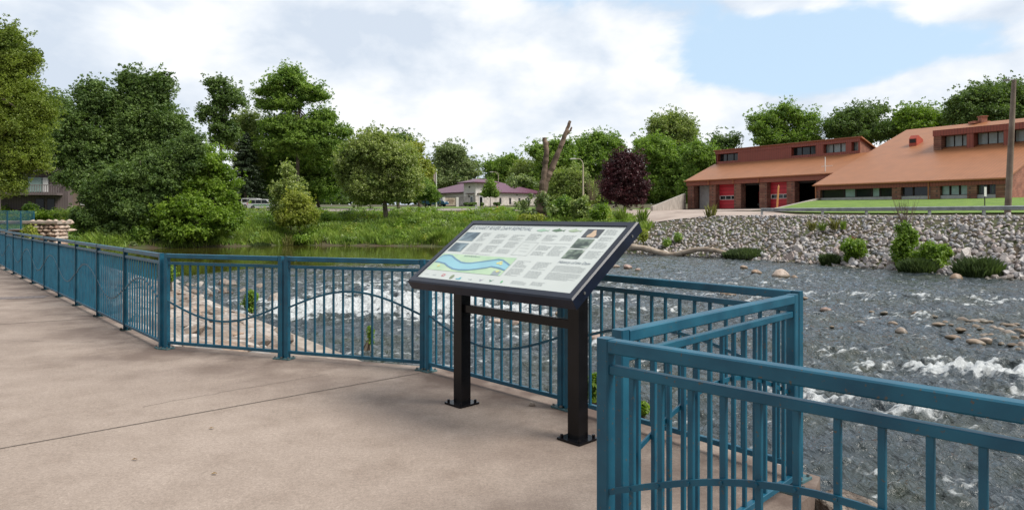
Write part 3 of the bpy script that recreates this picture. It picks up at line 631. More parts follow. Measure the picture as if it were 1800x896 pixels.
# near bank: stone paved slope between walkway and the low concrete kerb
curb = [(-28, 43, -1.2), (-21, 35.5, -1.35), (-14.6, 28.6, -1.5), (-8.7, 20.8, -1.5), (-2.8, 13.0, -1.5), (0.1, 9.1, -1.5), (2.0, 6.6, -1.5), (3.0, 4.6, -1.7), (2.6, 3.2, -1.7), (3.4, 1.6, -1.7), (5.4, -1.5, -1.7)]
inner = [(-26.6, 35.6), edge[0], edge[6], edge[12], edge[13], edge[14], edge[15], edge[16], edge[18], edge[19], edge[20]]
SLOPE = noise_mat('mortar and soil between stones', (0.15, 0.115, 0.09), (0.30, 0.24, 0.195), 3.0, 0.9, 0.5, 22)
def slope():
    n = 90; k = np.arange(len(curb)); tt = np.linspace(0, len(curb)-1, n); C_ = np.array(curb); I_ = np.array(inner)
    cu = np.stack([np.interp(tt, k, C_[:, i]) for i in range(3)], 1); ii = np.stack([np.interp(tt, k, I_[:, i]) for i in range(2)]+[np.full(n, -0.26)], 1)
    V = []; m = 14
    for j in range(m): q = ii+(cu-ii)*j/(m-1); q[:, 2] += 0.05*perlin(q[:, 0]*1.5, q[:, 1]*1.5, 4)*(0 < j < m-1); V.append(q)
    V = np.concatenate(V); i = np.arange((m-1)*(n-1)); r = i//(n-1); c = i % (n-1); a = r*n+c
    tag(link('bank_slope', np_mesh('bank_slope', V, np.stack([a, a+1, a+n+1, a+n], 1), SLOPE, True)), kind='structure')
    mb = MB()
    for a_, b_ in zip(curb[:-1], curb[1:]):
        p0 = Vector(a_); p1 = Vector(b_); mb.bar(p0+Vector((0, 0, -0.55)), p1+Vector((0, 0, -0.55)), 0.55, 1.25, 0.03)
    tag(mb.build('kerb', CURB), kind='structure')
    return ii, cu
ii, cu = slope()
flat = [rock_mesh('paving_stone', 700+i, PINK, 0.85, 20) for i in range(12)]
G3 = 'tan and pink stones set in the near bank slope'
cnt = 0
r3 = random.Random(5)
for j in range(8, 78):
    a = Vector(ii[j]); b = Vector(cu[j]); L_ = (b-a).length; step = 0.62+0.25*(L_ > 9)
    if (Vector(ii[j])-Vector(ii[j-1])).length < 0.03 and j % 3: continue
    q = 0.2+0.3*(j % 2)
    while q < L_-0.45:
        pnt = a.lerp(b, q/L_)
        px = CX+F*pnt.x/pnt.y if pnt.y > 1 else 9999
        if 120 < px < 1450 and cnt < 300:
            s = r3.uniform(0.38, 0.72)*(1.25 if L_ > 9 else 0.95)
            o = bpy.data.objects.new('paving_stone', flat[r3.randrange(12)]); COL.objects.link(o)
            o.location = pnt+Vector((r3.uniform(-.15, .15), r3.uniform(-.15, .15), 0.01)); o.rotation_euler = (r3.uniform(-.3, .3), r3.uniform(-.3, .3), r3.uniform(0, 6.28)); o.scale = (s*1.25, s, s*0.42)
            tag(o, 'tan or pinkish stone bedded in the near bank slope below the railing', 'stone', G3); cnt += 1
        q += step*r3.uniform(.8, 1.2)
CORN = noise_mat('rough brown boulder', (0.13, 0.10, 0.08), (0.42, 0.36, 0.30), 3.5, .9, 1.0, 9, detail=14, bdist=.10, lo=.4, hi=.62)
for k, (x, y, z, s, lab) in enumerate([(1.84, 3.72, -0.17, 0.44, 'rough tan boulder under the railing corner at the walkway edge'), (2.15, 3.95, -0.42, 0.5, 'pale boulder lying below the railing corner, towards the river'), (1.62, 3.40, -0.32, 0.42, 'brown boulder in the notch, right against the concrete edge'),
                                       (2.1, 3.5, -0.55, 0.5, 'lowest grey brown boulder in the notch'), (1.45, 3.12, -0.35, 0.36, 'small tan boulder beneath the slanting return panel'), (1.9, 3.1, -0.6, 0.5, 'broad tan boulder seen through the nearest pickets'), (2.5, 4.2, -.8, .7, 'large pale boulder sloping to the water beyond the corner')]):
    me = rock_mesh('corner_boulder', 900+k, CORN, 0.8, 40); o = link('corner_boulder', me); o.location = (x, y, z); o.scale = (s*1.2, s, s*.9); o.rotation_euler = (0.2*k, 0.3, k)
    tag(o, lab, 'boulder')

# ------------------------------------------------------------------ railing panels
def quick(name, fn, mat, parent, smooth=False):
    mb = MB(); fn(mb); return mb.build(name, mat, parent, smooth)
def railing(A, B, npk, sgn, zb, label, group):
    A = Vector(A); B = Vector(B); L_ = (B-A).length; ang = math.atan2(B.y-A.y, B.x-A.x)
    r = empty('railing_panel', (A.x, A.y, zb), ang, label, 'railing', group)
    for x in (0.0, L_):
        po = quick('post', lambda m: m.bar((x, 0, 0.004), (x, 0, 1.07 if x else 1.07), 0.05, 0.05, 0.005), TEAL, r)
        bp = quick('base_plate', lambda m: m.bar((x, 0, 0.001), (x, 0, 0.014), 0.12, 0.12, 0.004), PLATE, po)
        quick('bolt', lambda m: [m.tube([(x+a, b, 0.010), (x+a, b, 0.030)], 0.009, 6) for a in (-.043, .043) for b in (-.043, .043)], BOLT, po)
    quick('top_rail', lambda m: m.bar((0.026, 0, 1.044), (L_-0.026, 0, 1.044), 0.05, 0.048, 0.005), TEAL, r)
    quick('middle_rail', lambda m: m.bar((0.026, 0, 0.963), (L_-0.026, 0, 0.963), 0.032, 0.032, 0.003), TEAL, r)
    quick('bottom_rail', lambda m: m.bar((0.026, 0, 0.075), (L_-0.026, 0, 0.075), 0.032, 0.032, 0.003), TEAL, r)
    for k in range(npk):
        x = L_*(k+1)/(npk+1)
        quick('picket', lambda m: m.bar((x, 0, 0.092), (x, 0, 0.946), 0.019, 0.019, 0.002), TEAL, r)
    def wave(m):
        n = 28; pts = []
        for i in range(n+1):
            f = i/n; pts.append((0.026+(L_-0.052)*f, 0.54+sgn*0.19*math.sin(math.pi*f)))
        b = len(m.v)
        for i, (x, z) in enumerate(pts):
            x0, z0 = pts[max(i-1, 0)]; x1, z1 = pts[min(i+1, n)]; l = math.hypot(x1-x0, z1-z0); nx, nz = -(z1-z0)/l, (x1-x0)/l
            for yy, kk in ((-0.0100, -.010), (-0.0180, -.010), (-0.0180, .010), (-0.0100, .010)): m.v.append((x+nx*kk, yy, z+nz*kk))
        for i in range(n):
            for j in range(4): a = b+i*4+j; c = b+i*4+(j+1) % 4; m.face((a, c, c+4, a+4))
        m.face((b, b+1, b+2, b+3)); m.face((b+n*4+3, b+n*4+2, b+n*4+1, b+n*4))
        for k in range(npk):
            x = L_*(k+1)/(npk+1); z = 0.54+sgn*0.19*math.sin(math.pi*(x-0.026)/(L_-0.052)); m.tube([(x, -0.0178, z), (x, -0.023, z)], 0.006, 6)
    quick('wave_bar', wave, TEAL, r)
    return r
RG = 'blue railing panels along the walkway'
labs = []
names = ['first', 'second', 'third', 'fourth', 'fifth', 'sixth', 'seventh', 'eighth', 'ninth', 'tenth', 'eleventh', 'twelfth']
for k in range(12): labs.append('%s blue railing panel of the long straight run, counted outward from the bend' % names[k])
labs += ['blue railing panel with sagging curve over the stone paving, right of the bend', 'blue railing panel with arched curve, between the sagging one and the sign', 'blue railing panel with sagging curve directly behind the sign posts',
         'blue railing panel from behind the sign to the outer corner post', 'light blue return panel slanting back from the outer corner', 'nearest large blue railing panel crossing the lower right', 'blue railing panel continuing past the nearest one towards the viewer']
proto = None
for k, (a, b, n, sg) in enumerate(PANELS):
    zb = 0.0 if k < 9 or k >= 12 else [0.02, 0.06, 0.12][k-9]
    railing(a, b, n, sg, zb, labs[k], RG)
# farther railing on the raised stone terrace at the left
TP = [(-28.15, 40.2), (-27.85, 38.7), (-27.50, 37.2), (-27.1, 35.7)]
for k in range(3):
    railing(Vector(TP[k]), Vector(TP[k+1]), 12, 1 if k % 2 else -1, 0.66, ['far blue railing panel on the terrace, ending at the stone pier', 'far blue railing panel on the terrace, middle of three', 'far blue railing panel on the terrace, nearest the picture edge'][k], 'blue railing panels of the far terrace')

# stone pier / abutment
PIER = stone_mat('pier stone', [(0.48, 0.36, 0.27), (0.56, 0.44, 0.36), (0.38, 0.25, 0.18), (0.62, 0.52, 0.43), (0.44, 0.33, 0.25)])
def pier():
    r = empty('stone_abutment', (-26.2, 39.5, 0), 0, 'rubble stone abutment with pale slab on top at the far end of the walkway', 'wall')
    c0 = at(75, 420, 40); x0 = Xp(72, 40)+26.2; x1 = Xp(121, 40)+26.2
    quick('core', lambda m: m.box(((x0+x1)/2, 0.1, -0.65), (x1-x0-0.15, 0.9, 3.2)), SLOPE, r)
    rp = random.Random(3); mats = [rock_mesh('facing', 1200+i, PIER, 0.9, 26) for i in range(5)]
    lst = []
    z = -2.2
    while z < 0.95:
        h = rp.uniform(0.16, 0.34); x = x0
        while x < x1-0.05:
            w = rp.uniform(0.2, 0.55); w = min(w, x1-x); lst.append((x+w/2, -0.42, z+h/2, w, h)); x += w
        y = -0.3
        while y < .4: w = rp.uniform(.4, .9); lst.append((x1-0.08, y+w/2, z+h/2, -w, h)); y += w
        z += h
    VV = []; FF = []; b = 0
    for x, y, z, w, h in lst:
        me = mats[rp.randrange(5)]; co = np.array([v.co[:] for v in me.vertices]); co = co*np.array((w*1.25, 0.5, h*1.35) if w > 0 else (0.4, -w*1.25, h*1.35))+np.array((x, y, z))
        for f in me.polygons:
            v = list(f.vertices)
            for i in range(1, len(v)-1): FF.append((b+v[0], b+v[i], b+v[i+1]))
        VV.append(co); b += len(co)
    link('stonework', np_mesh('stonework', np.concatenate(VV), np.array(FF), PIER), None, r)
    quick('coping', lambda m: (m.bar((x0-2.6, 0.05, 1.08), (x1+0.05, 0.05, 1.08), 1.35, 0.18, 0.03)), CURB, r)
pier()
mb = MB(); mb.box((-32.6, 38.6, 0.30), (8.0, 7.5, 0.68)); tag(mb.build('terrace', SLOPE), 'raised stone terrace carrying the far railing at the left', 'terrace')

# ------------------------------------------------------------------ interpretive sign
WHITE = noise_mat('sign panel laminate', (0.57, 0.61, 0.58), (0.62, 0.66, 0.63), 2, 0.25)
INK = plain('grey printing ink', (0.42, 0.45, 0.45), 0.4); INK2 = plain('dark printing ink', (0.13, 0.17, 0.22), 0.4); LINEM = plain('pale printed line', (0.50, 0.53, 0.52), 0.4)
def P_(n, c): return plain(n, c, 0.3)
PG = noise_mat('printed pale green', (0.36, 0.56, 0.36), (0.52, 0.68, 0.46), 6, 0.3); PB = P_('printed river blue', (0.26, 0.52, 0.60)); PD = P_('printed dark blue', (0.12, 0.25, 0.38)); PY = P_('printed yellow', (0.70, 0.66, 0.25)); PGR = P_('printed grey', (0.30, 0.36, 0.38))
def photo_mat(name, c1, c2, c3, sc): 
    m = noise_mat(name, c1, c2, sc, 0.3, lo=0.4, hi=0.6, detail=8); r = [n for n in m.node_tree.nodes if n.type == 'VALTORGB'][0]; e = r.color_ramp.elements.new(0.7); e.color = (*c3, 1); return m
def sign():
    cx, cy, cz = 0.02, 5.0, 1.213; Wd, Dp, th, an = 1.71, 0.83, R(34.6), R(-46)
    r = empty('interpretive_sign', (cx, cy, 0), an, 'black framed information board about the river dam removal on two black posts', 'sign')
    # posts
    for x in (-0.603, 0.603):
        topz = cz-0.07
        po = quick('post', lambda m: m.prism([Vector((x-.048, -.045, 0.012)), Vector((x+.048, -.045, 0.012)), Vector((x+.048, .05, 0.012)), Vector((x-.048, .05, 0.012))], (0, 0, 0), (0, 0, topz-0.03)), BLACK, r)
        quick('base_plate', lambda m: m.bar((x, 0, 0.001), (x, 0, 0.016), 0.2, 0.2, 0.004), BLACK, po)
        quick('bolt', lambda m: [m.tube([(x+a, b, 0.014), (x+a, b, 0.036)], 0.011, 6) for a in (-.075, .075) for b in (-.075, .075)], BLACK, po)
    quick('crossbar', lambda m: m.bar((-0.555, 0.0, 0.765), (0.555, 0.0, 0.765), 0.045, 0.062, 0.003), BLACK, r)
    T = Matrix.Translation((0, 0, cz)) @ Matrix.Rotation(th, 4, 'X')
    # frame: four beams, mitred look with chamfer
    def frame(m):
        a, b = Wd/2, Dp/2; w = 0.055; z0, z1 = -0.07, 0.012
        o = [(-a, -b), (a, -b), (a, b), (-a, b)]; i_ = [(-a+w, -b+w), (a-w, -b+w), (a-w, b-w), (-a+w, b-w)]; c = 0.010
        oc = [(-a+c, -b+c), (a-c, -b+c), (a-c, b-c), (-a+c, b-c)]
        rings = [(o, z0), (o, z1-c), (oc, z1), (i_, z1), (i_, z1-0.012)]
        k = len(m.v)
        for rg, z in rings:
            for x, y in rg: m.v.append(tuple(T @ Vector((x, y, z))))
        for q in range(len(rings)-1):
            for j in range(4): a_ = k+q*4+j; b_ = k+q*4+(j+1) % 4; m.face((a_, b_, b_+4, a_+4))
        m.face((k+3, k+2, k+1, k))
    quick('frame', frame, noise_mat('black frame paint tinted sky blue', (0.004, 0.008, 0.020), (0.007, 0.013, 0.032), 9, 0.3, spec=0.35), r)  # reflected sky blue mixed into the black frame colour
    for y in (-0.30, 0.30): quick('bolt', lambda m: m.tube([T @ Vector((Wd/2-.002, y, -0.03)), T @ Vector((Wd/2+.005, y, -0.03))], 0.009, 8), BOLT, r)
    iw, ih = Wd-0.112, Dp-0.112
    face = MB(); face.poly([T @ Vector((sx*(iw/2), sy*(ih/2), 0.002)) for sx, sy in ((-1, -1), (1, -1), (1, 1), (-1, 1))]); pf = face.build('panel_face', WHITE, r)
    def q(a, b, z=0.0035): return T @ Vector(((a-0.5)*iw, (b-0.5)*ih, z))
    def rect(m, a0, b0, a1, b1, z=0.0035): m.poly([q(a0, b0, z), q(a1, b0, z), q(a1, b1, z), q(a0, b1, z)])
    rx = random.Random(9)
    def para(m, a0, a1, top, bot, step=0.0135, ht=0.0042, z=0.0035):
        b = top
        while b > bot:
            e = a1-rx.uniform(0, 0.012) if rx.random() < .8 else a0+(a1-a0)*rx.uniform(.4, .8)
            # each row broken into word-like dashes
            x = a0
            while x < e:
                w = rx.uniform(0.006, 0.018); rect(m, x, b-ht, min(x+w, e), b, z); x += w+0.0028
            b -= step
    def text(m):
        for a0, a1, t0, b0 in [(.145, .21, .845, .69), (.255, .345, .83, .76), (.26, .345, .73, .66), (.37, .46, .825, .72), (.38, .46, .70, .60), (.48, .56, .85, .74), (.585, .665, .84, .74), (.69, .77, .84, .75), (.145, .23, .65, .50), (.26, .35, .62, .50), (.37, .46, .57, .50),
                               (.60, .68, .66, .58), (.60, .68, .56, .50), (.695, .775, .66, .51), (.56, .65, .40, .30), (.56, .65, .28, .16), (.68, .77, .40, .29), (.68, .77, .26, .16), (.905, .975, .95, .86), (.905, .98, .83, .77), (.905, .98, .75, .65), (.905, .985, .61, .50),
                               (.80, .975, .37, .285), (.80, .975, .265, .17), (.64, .735, .10, .05), (.755, .83, .11, .06), (.145, .35, .475, .455)]: para(m, a0, a1, t0, b0)
    quick('body_text', text, INK, pf)
    def rules(m):
        for a0, b0, a1, b1 in [(.48, .487, .483, .705), (.578, .487, .581, .705), (.48, .484, .581, .488), (.48, .704, .581, .708), (.60, .697, .775, .701)]: rect(m, a0, b0, a1, b1)
        rect(m, .50, .60, .555, .604); rect(m, .51, .55, .56, .554); rect(m, .50, .65, .54, .654)
    quick('ruled_lines', rules, LINEM, pf)
    def txt(name, s, a, b, size, mat, shear=0.0, sx=1.0, align='LEFT', offset=0.0, z=0.004):
        cu_ = bpy.data.curves.new(name, 'FONT'); cu_.body = s; cu_.size = size; cu_.shear = shear; cu_.align_x = align; cu_.resolution_u = 2; cu_.offset = offset
        ob = bpy.data.objects.new(name, cu_); COL.objects.link(ob); dg = bpy.context.evaluated_depsgraph_get(); me = bpy.data.meshes.new_from_object(ob.evaluated_get(dg)); bpy.data.objects.remove(ob)
        o_ = q(a, b, z); me.transform(T.to_3x3().to_4x4() @ Matrix.Diagonal((sx, 1, 1, 1))); me.transform(Matrix.Translation(o_)); me.materials.clear(); me.materials.append(mat); return link(name, me, None, pf)
    txt('title_text', 'ELKHART RIVER DAM REMOVAL', .012, .905, .062, INK2, .12, 0.80, offset=-0.0004)
    txt('heading_text', 'History of the Dam', .795, .405, .040, INK2, .30, 0.88)
    # map
    me_ = MB(); rect(me_, 0.008, .149, .54, .437, .0035); mp = me_.build('river_map', PG, pf)
    up = [(.011, .36), (.024, .40), (.06, .412), (.09, .405), (.14, .355), (.203, .306), (.24, .298), (.277, .304), (.35, .345), (.433, .395), (.47, .385), (.538, .318)]
    lo = [(.011, .285), (.045, .283), (.098, .265), (.14, .225), (.194, .190), (.24, .183), (.301, .193), (.36, .222), (.412, .254), (.432, .275), (.49, .262), (.538, .236)]
    def band(m, U, Lw, z):
        for (a, b), (c, d), (e, f), (g, h) in zip(U[:-1], U[1:], Lw[:-1], Lw[1:]): m.poly([q(e, f, z), q(g, h, z), q(c, d, z), q(a, b, z)])
    quick('map_river', lambda m: band(m, up, lo, .0042), PB, mp)
    quick('map_bank_lines', lambda m: (band(m, [(a, b+.010) for a, b in up], [(a, b-.010) for a, b in up], .0049), band(m, [(a, b+.010) for a, b in lo], [(a, b-.010) for a, b in lo], .0049)), PD, mp)
    quick('map_shoals', lambda m: [m.poly([q(a+.012*math.cos(i), b+.016*math.sin(i), .0055) for i in (0, 1.2, 2.4, 3.7, 5)]) for a, b in ((.455, .335), (.478, .325), (.467, .355), (.50, .21), (.07, .22))], PY, mp)
    quick('map_legend', lambda m: rect(m, .475, .152, .525, .215, .0042), PGR, mp)
    quick('map_caption', lambda m: para(m, .18, .30, .425, .405, .012, .006, .0042), INK2, mp)
    # pictures
    WAT = photo_mat('printed water picture', (0.05, .09, .12), (.22, .30, .34), (.5, .56, .58), 9); ROC = photo_mat('printed rock picture', (.03, .05, .04), (.20, .26, .20), (.55, .58, .52), 14); FIG = photo_mat('printed portrait picture', (.04, .05, .06), (.07, .08, .09), (.12, .12, .12), 6)
    for nm, a0, b0, a1, b1, mt in (('photo', .012, .685, .122, .848, WAT), ('photo', .015, .487, .118, .642, WAT), ('photo', .797, .815, .892, .952, FIG), ('photo', .790, .643, .884, .792, ROC), ('photo', .793, .478, .884, .62, ROC)):
        m_ = MB(); rect(m_, a0, b0, a1, b1, .004); m_.build(nm, mt, pf)
    quick('portrait', lambda m: (m.poly([q(a, b, .0047) for a, b in ((.826, .820), (.868, .820), (.872, .855), (.858, .905), (.85, .94), (.838, .93), (.834, .88), (.823, .85))])), P_('printed warm tone', (.62, .45, .30)), pf)
    FG = [P_('printed pale fish', (.34, .52, .38)), P_('printed dark fish', (.10, .18, .10)), P_('printed striped fish', (.36, .46, .30))]
    for (a, b), mt in zip(((.533, .915), (.63, .92), (.73, .92)), FG):
        m_ = MB(); w, h = .040, .026
        m_.poly([q(a+x*w, b+y*h, .004) for x, y in ((-1, 0), (-.7, -.5), (-.1, -.9), (.5, -.35), (.72, -.1), (1.05, -.8), (.95, 0), (1.05, .8), (.72, .1), (.4, .5), (.1, .8), (-.05, 1.5), (-.3, .85), (-.7, .5))]); m_.build('fish_picture', mt, pf)
    lg = [((.045, .075), .012, P_('printed faint logo', (.55, .6, .58))), ((.105, .07), .010, PGR), ((.174, .078), .014, P_('printed red logo', (.60, .16, .18))), ((.244, .066), .020, P_('printed olive logo', (.20, .25, .14))), ((.299, .056), .017, P_('printed teal logo', (.12, .42, .50))), ((.378, .055), .010, PGR), ((.452, .061), .015, P_('printed violet grey logo', (.34, .34, .42))), ((.516, .066), .015, P_('printed dark green logo', (.10, .24, .16))), ((.584, .068), .010, P_('printed green logo', (.14, .45, .2)))]
    for i, ((a, b), s, mt) in enumerate(lg):
        m_ = MB()
        if i in (3, 8): m_.poly([q(a+s*.62*math.cos(t*math.pi/6), b+s*1.7*math.sin(t*math.pi/6), .004) for t in range(12)])
        elif i in (6, 7): m_.poly([q(a-s, b+s*1.2, .004), q(a-s*.2, b-s*1.1, .004), q(a+s*1.1, b+s*1.6, .004), q(a, b+s*.1, .004)])
        elif i == 2: 
            for x0, y0, x1, y1 in ((-1, -1.2, 1, -.6), (-1, .8, 1, 1.4), (-1, -.6, -.6, .8), (.6, -.6, 1, .8)): rect(m_, a+x0*s*.8, b+y0*s, a+x1*s*.8, b+y1*s)
        elif i == 4: rect(m_, a-s, b-s*1.2, a+s*.9, b-s*.3); m_.poly([q(a-s*.2, b-s*.2, .004), q(a+s, b-s*.2, .004), q(a+s*.6, b+s*1.3, .004)])
        else: rect(m_, a-s, b-s*.3, a+s*.6, b+s*.2); rect(m_, a+s*.7, b-s*.5, a+s*1.2, b+s*.8)
        m_.build('logo', mt, pf)
sign()
mbp = round_rock('pebble', 3, TAN, .7); o = link('pebble', mbp); o.location = (0.155, 5.38, 0.012); o.scale = (.055, .045, .05); tag(o, 'small brown pebble lying on the concrete between the sign posts', 'pebble')

# ------------------------------------------------------------------ fire station
BRICK = brick_mat('red brown rough brick', (0.22, 0.085, 0.060), (0.30, 0.15, 0.10), (0.13, 0.08, 0.065), 1.0, 0.62, 0.26, 0.03, 0.6)
GBRICK = brick_mat('warm gable brick', (0.33, 0.12, 0.075), (0.40, 0.17, 0.11), (0.26, 0.15, 0.11), 1.0, 0.5, 0.18, 0.02, 0.4)
ROOF = rib_mat('copper coloured standing seam roof', (0.345, 0.140, 0.058), (0.265, 0.108, 0.045), 0.42, (0.559, -0.829, 0), 0.5, 0.3)
RIB = rib_mat('dark red ribbed siding', (0.27, 0.065, 0.042), (0.14, 0.032, 0.022), 0.34, (0.559, -0.829, 0), 0.5, 0.7)
FASC = plain('brown red metal fascia', (0.26, 0.075, 0.045), 0.5)
TRIM = plain('copper edge trim', (0.42, 0.16, 0.07), 0.45)
DOOR = rib_mat('red sectional door', (0.56, 0.030, 0.050), (0.30, 0.015, 0.026), 0.62, (0, 0, 1), 0.45, 0.3)
GLASS = plain('dark window glass', (0.015, 0.02, 0.022), 0.06)
GLASS2 = plain('window glass over pale blinds', (0.26, 0.37, 0.34), 0.12)
GLASS3 = plain('clerestory glass with painted sky', (0.30, 0.36, 0.37), 0.08)  # sky reflection painted into the pale pane colour
FRM = plain('dark bronze window frame', (0.03, 0.02, 0.018), 0.4)
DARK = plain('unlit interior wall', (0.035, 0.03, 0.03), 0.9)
FLOORC = plain('garage floor', (0.20, 0.18, 0.16), 0.6)
GREYW = noise_mat('grey painted block', (0.36, 0.36, 0.36), (0.44, 0.44, 0.44), 2, 0.8)
WHT = plain('white trim', (0.72, 0.72, 0.70), 0.5)
def station():
    r = empty('fire_station', (30.9, 120, 0), 0, 'long low fire station of red brown brick with copper coloured sloping roofs above the riprap', 'building')
    O = Vector((30.9, 120, 0)); u = Vector((0.559, -0.829, 0)); v = Vector((0.829, 0.559, 0))
    def w(t, s, z): return u*t+v*s+Vector((0, 0, z))
    def slab(m, t0, t1, s0, s1, z0, z1): m.prism([w(t0, s0, z0), w(t1, s0, z0), w(t1, s1, z0), w(t0, s1, z0)], (0, 0, 0), (0, 0, z1-z0))
    B = 2.45; E_ = 7.5; TE = 29.0
    def main_roof(m):
        th = 0.18
        m.prism([w(-0.35, -0.5, E_-.02), w(-0.35, 7.4, 10.75), w(-0.35, 7.4, 10.75-th), w(-0.35, -0.5, E_-.02-th)], (0, 0, 0), u*(TE+3.3))
    rf = quick('roof', main_roof, ROOF, r)
    quick('gutter', lambda m: m.bar(w(-0.4, -0.58, E_-.06), w(TE+1.2, -0.58, E_-.06), 0.14, 0.16, 0.02), TRIM, rf)
    # back slope and dormer wall
    def back(m): m.prism([w(-0.3, 7.2, 13.25), w(-0.3, 24, 7.2), w(-0.3, 24, 7.0), w(-0.3, 7.2, 13.05)], (0, 0, 0), u*27.4)
    quick('roof', back, ROOF, r)
    z0, z1 = 10.55, 13.12; S_ = 7.4
    ops = [(0.45, 4.83), (15.3, 19.6), (20.9, 24.5), (25.4, 26.5)]; wl, wh = 11.15, 12.42
    def dorm(m):
        cur = 0.0
        for a, b in ops+[(26.7, 26.7)]:
            if a > cur: slab(m, cur, a, S_, S_+0.9, z0, z1-0.62)
            cur = b
        for a, b in ops: slab(m, a, b, S_+0.02, S_+0.9, z0, wl)
        slab(m, -0.05, 26.75, S_-0.06, S_+1.2, z1-0.62, z1)
    quick('clerestory_wall', dorm, RIB, r)
    quick('coping', lambda m: m.bar(w(-0.2, S_-0.02, z1+0.05), w(26.9, S_-0.02, z1+0.05), 0.5, 0.10, 0.01), FASC, r)
    for a, b in ops:
        fr = quick('window', lambda m: [m.bar(w(a+(b-a)*k/3, S_+0.78, wl), w(a+(b-a)*k/3, S_+0.78, wh+.1), 0.09, 0.09) for k in (range(4) if b-a > 2 else (0, 3))]+[m.bar(w(a, S_+0.78, wl+.04), w(b, S_+0.78, wl+.04), 0.09, 0.09)], FRM, r)
        quick('pane', lambda m: m.box((0, 0, 0), (0, 0, 0)) if False else m.poly([w(a, S_+0.86, wl), w(b, S_+0.86, wl), w(b, S_+0.86, wh+.15), w(a, S_+0.86, wh+.15)]), GLASS if a < 18 else GLASS3, fr)
    # end walls (brick gables)
    def gable(m, t, dt, e=0.0):
        m.prism([w(t, 0.2, B-1), w(t, 0.2, E_-.1), w(t, 7.4, 10.55), w(t, 7.4, 13.0), w(t, 24, 7.0), w(t, 24, B-1)], (0, 0, 0), u*dt)
    quick('end_wall', lambda m: gable(m, 0.0, 0.35), BRICK, r)
    quick('end_wall', lambda m: m.prism([w(26.4, 7.45, 10.5), w(26.4, 7.45, 13.06), w(26.4, 16, 10.0), w(26.4, 16, 9.5)], (0, 0, 0), u*0.33), GBRICK, r)
    quick('back_wall', lambda m: slab(m, 0, TE, 23.6, 24, B-1, 7.3), BRICK, r)
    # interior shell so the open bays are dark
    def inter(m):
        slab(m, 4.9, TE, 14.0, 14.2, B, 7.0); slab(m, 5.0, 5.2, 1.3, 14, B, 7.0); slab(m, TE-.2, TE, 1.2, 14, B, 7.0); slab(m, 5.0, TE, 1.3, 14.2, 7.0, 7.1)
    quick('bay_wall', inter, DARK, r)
    quick('floor', lambda m: slab(m, -.2, TE, -0.9, 14.2, B-0.8, B+0.12), FLOORC, r)
    # front pillars
    cols = [0.0, 4.76, 9.85, 14.66, 19.5, 24.3]
    for c in cols: quick('pillar', lambda m: slab(m, c, c+1.35, -0.05, 1.15, B-.6, 6.65), BRICK, r)
    quick('fascia', lambda m: slab(m, -0.1, TE, -0.28, 0.6, 6.6, 7.32), FASC, r)
    for c in cols[1:4]: quick('downpipe', lambda m: m.bar(w(c+.1, -0.42, 6.6 if c < 20 else B), w(c+.1, -0.42, 7.35), 0.12, 0.12), TRIM, r)
    quick('garage_wall', lambda m: slab(m, 1.35, 3.45, 1.5, 1.7, B, 6.6), GREYW, r)
    for k, (a, b, shut) in enumerate([(6.11, 9.85, True), (11.2, 14.66, False), (16.0, 19.5, True), (20.85, 24.3, False)]):
        if shut:
            d = quick('garage_door', lambda m: slab(m, a, b, 0.95, 1.05, B, 6.6), DOOR, r)
            fr = quick('window', lambda m: slab(m, a+.1, b-.1, 0.90, 0.97, 4.05, 4.75), WHT, d)
            for j in range(3):
                q0 = a+.2+(b-a-.4)*j/3; quick('pane', lambda m: slab(m, q0+.06, q0+(b-a-.4)/3-.06, 0.87, 0.92, 4.13, 4.67), GLASS, fr)
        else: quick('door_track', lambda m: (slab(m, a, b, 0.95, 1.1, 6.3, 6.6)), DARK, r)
    # antenna
    quick('antenna', lambda m: (m.tube([w(25.6, 0.2, 7.6), w(25.6, 0.2, 9.9)], 0.06, 6), m.tube([w(25.0, 0.2, 8.55), w(26.7, 0.2, 8.6)], 0.03, 5)), WHT, r)
    # ---- projecting right wing
    OW = Vector((41, 92, 0))-O
    def q(t, s, z): return OW+u*t+v*s+Vector((0, 0, z))
    def qs(m, t0, t1, s0, s1, z0, z1): m.prism([q(t0, s0, z0), q(t1, s0, z0), q(t1, s1, z0), q(t0, s1, z0)], (0, 0, 0), (0, 0, z1-z0))
    BW, EW, T1, RZ = 3.55, 5.69, 22.1, 14.72
    zr = lambda s: EW+0.367*s
    rw = quick('roof', lambda m: (m.prism([q(-0.25, -0.35, zr(-0.35)), q(-0.25, 24.6, RZ), q(-0.25, 24.6, RZ-.2), q(-0.25, -0.35, zr(-0.35)-.2)], (0, 0, 0), u*(T1+0.5)),
                                  m.prism([q(-0.25, 24.6, RZ), q(-0.25, 48, 6.0), q(-0.25, 48, 5.8), q(-0.25, 24.6, RZ-.2)], (0, 0, 0), u*(T1+0.5))), ROOF, r)
    quick('gutter', lambda m: m.bar(q(-0.3, -0.45, EW-.24), q(T1+.3, -0.45, EW-.24), 0.12, 0.12, 0.02), TRIM, rw)
    quick('chimney', lambda m: (m.box(tuple(q(10.1, 24.8, 15.0)), (.8, .8, 1.1)), m.box(tuple(q(9.6, 25, 14.75)), (2.4, 1.2, .35)), m.box(tuple(q(10.1, 24.8, 15.55)), (1.0, 1.0, .12))), GBRICK, rw)
    def vent(m):
        m.prism([q(4.75, 15.0, zr(15.0)-.1), q(4.75, 15.0, zr(15)+1.05), q(4.75, 15.5, zr(15.5)+1.35), q(4.75, 16.9, zr(16.9)+.3), q(4.75, 16.9, zr(16.9)-.1)], (0, 0, 0), u*1.0)
    ve = quick('roof_vent', vent, plain('red vent paint', (0.40, 0.06, 0.03), .5), rw)
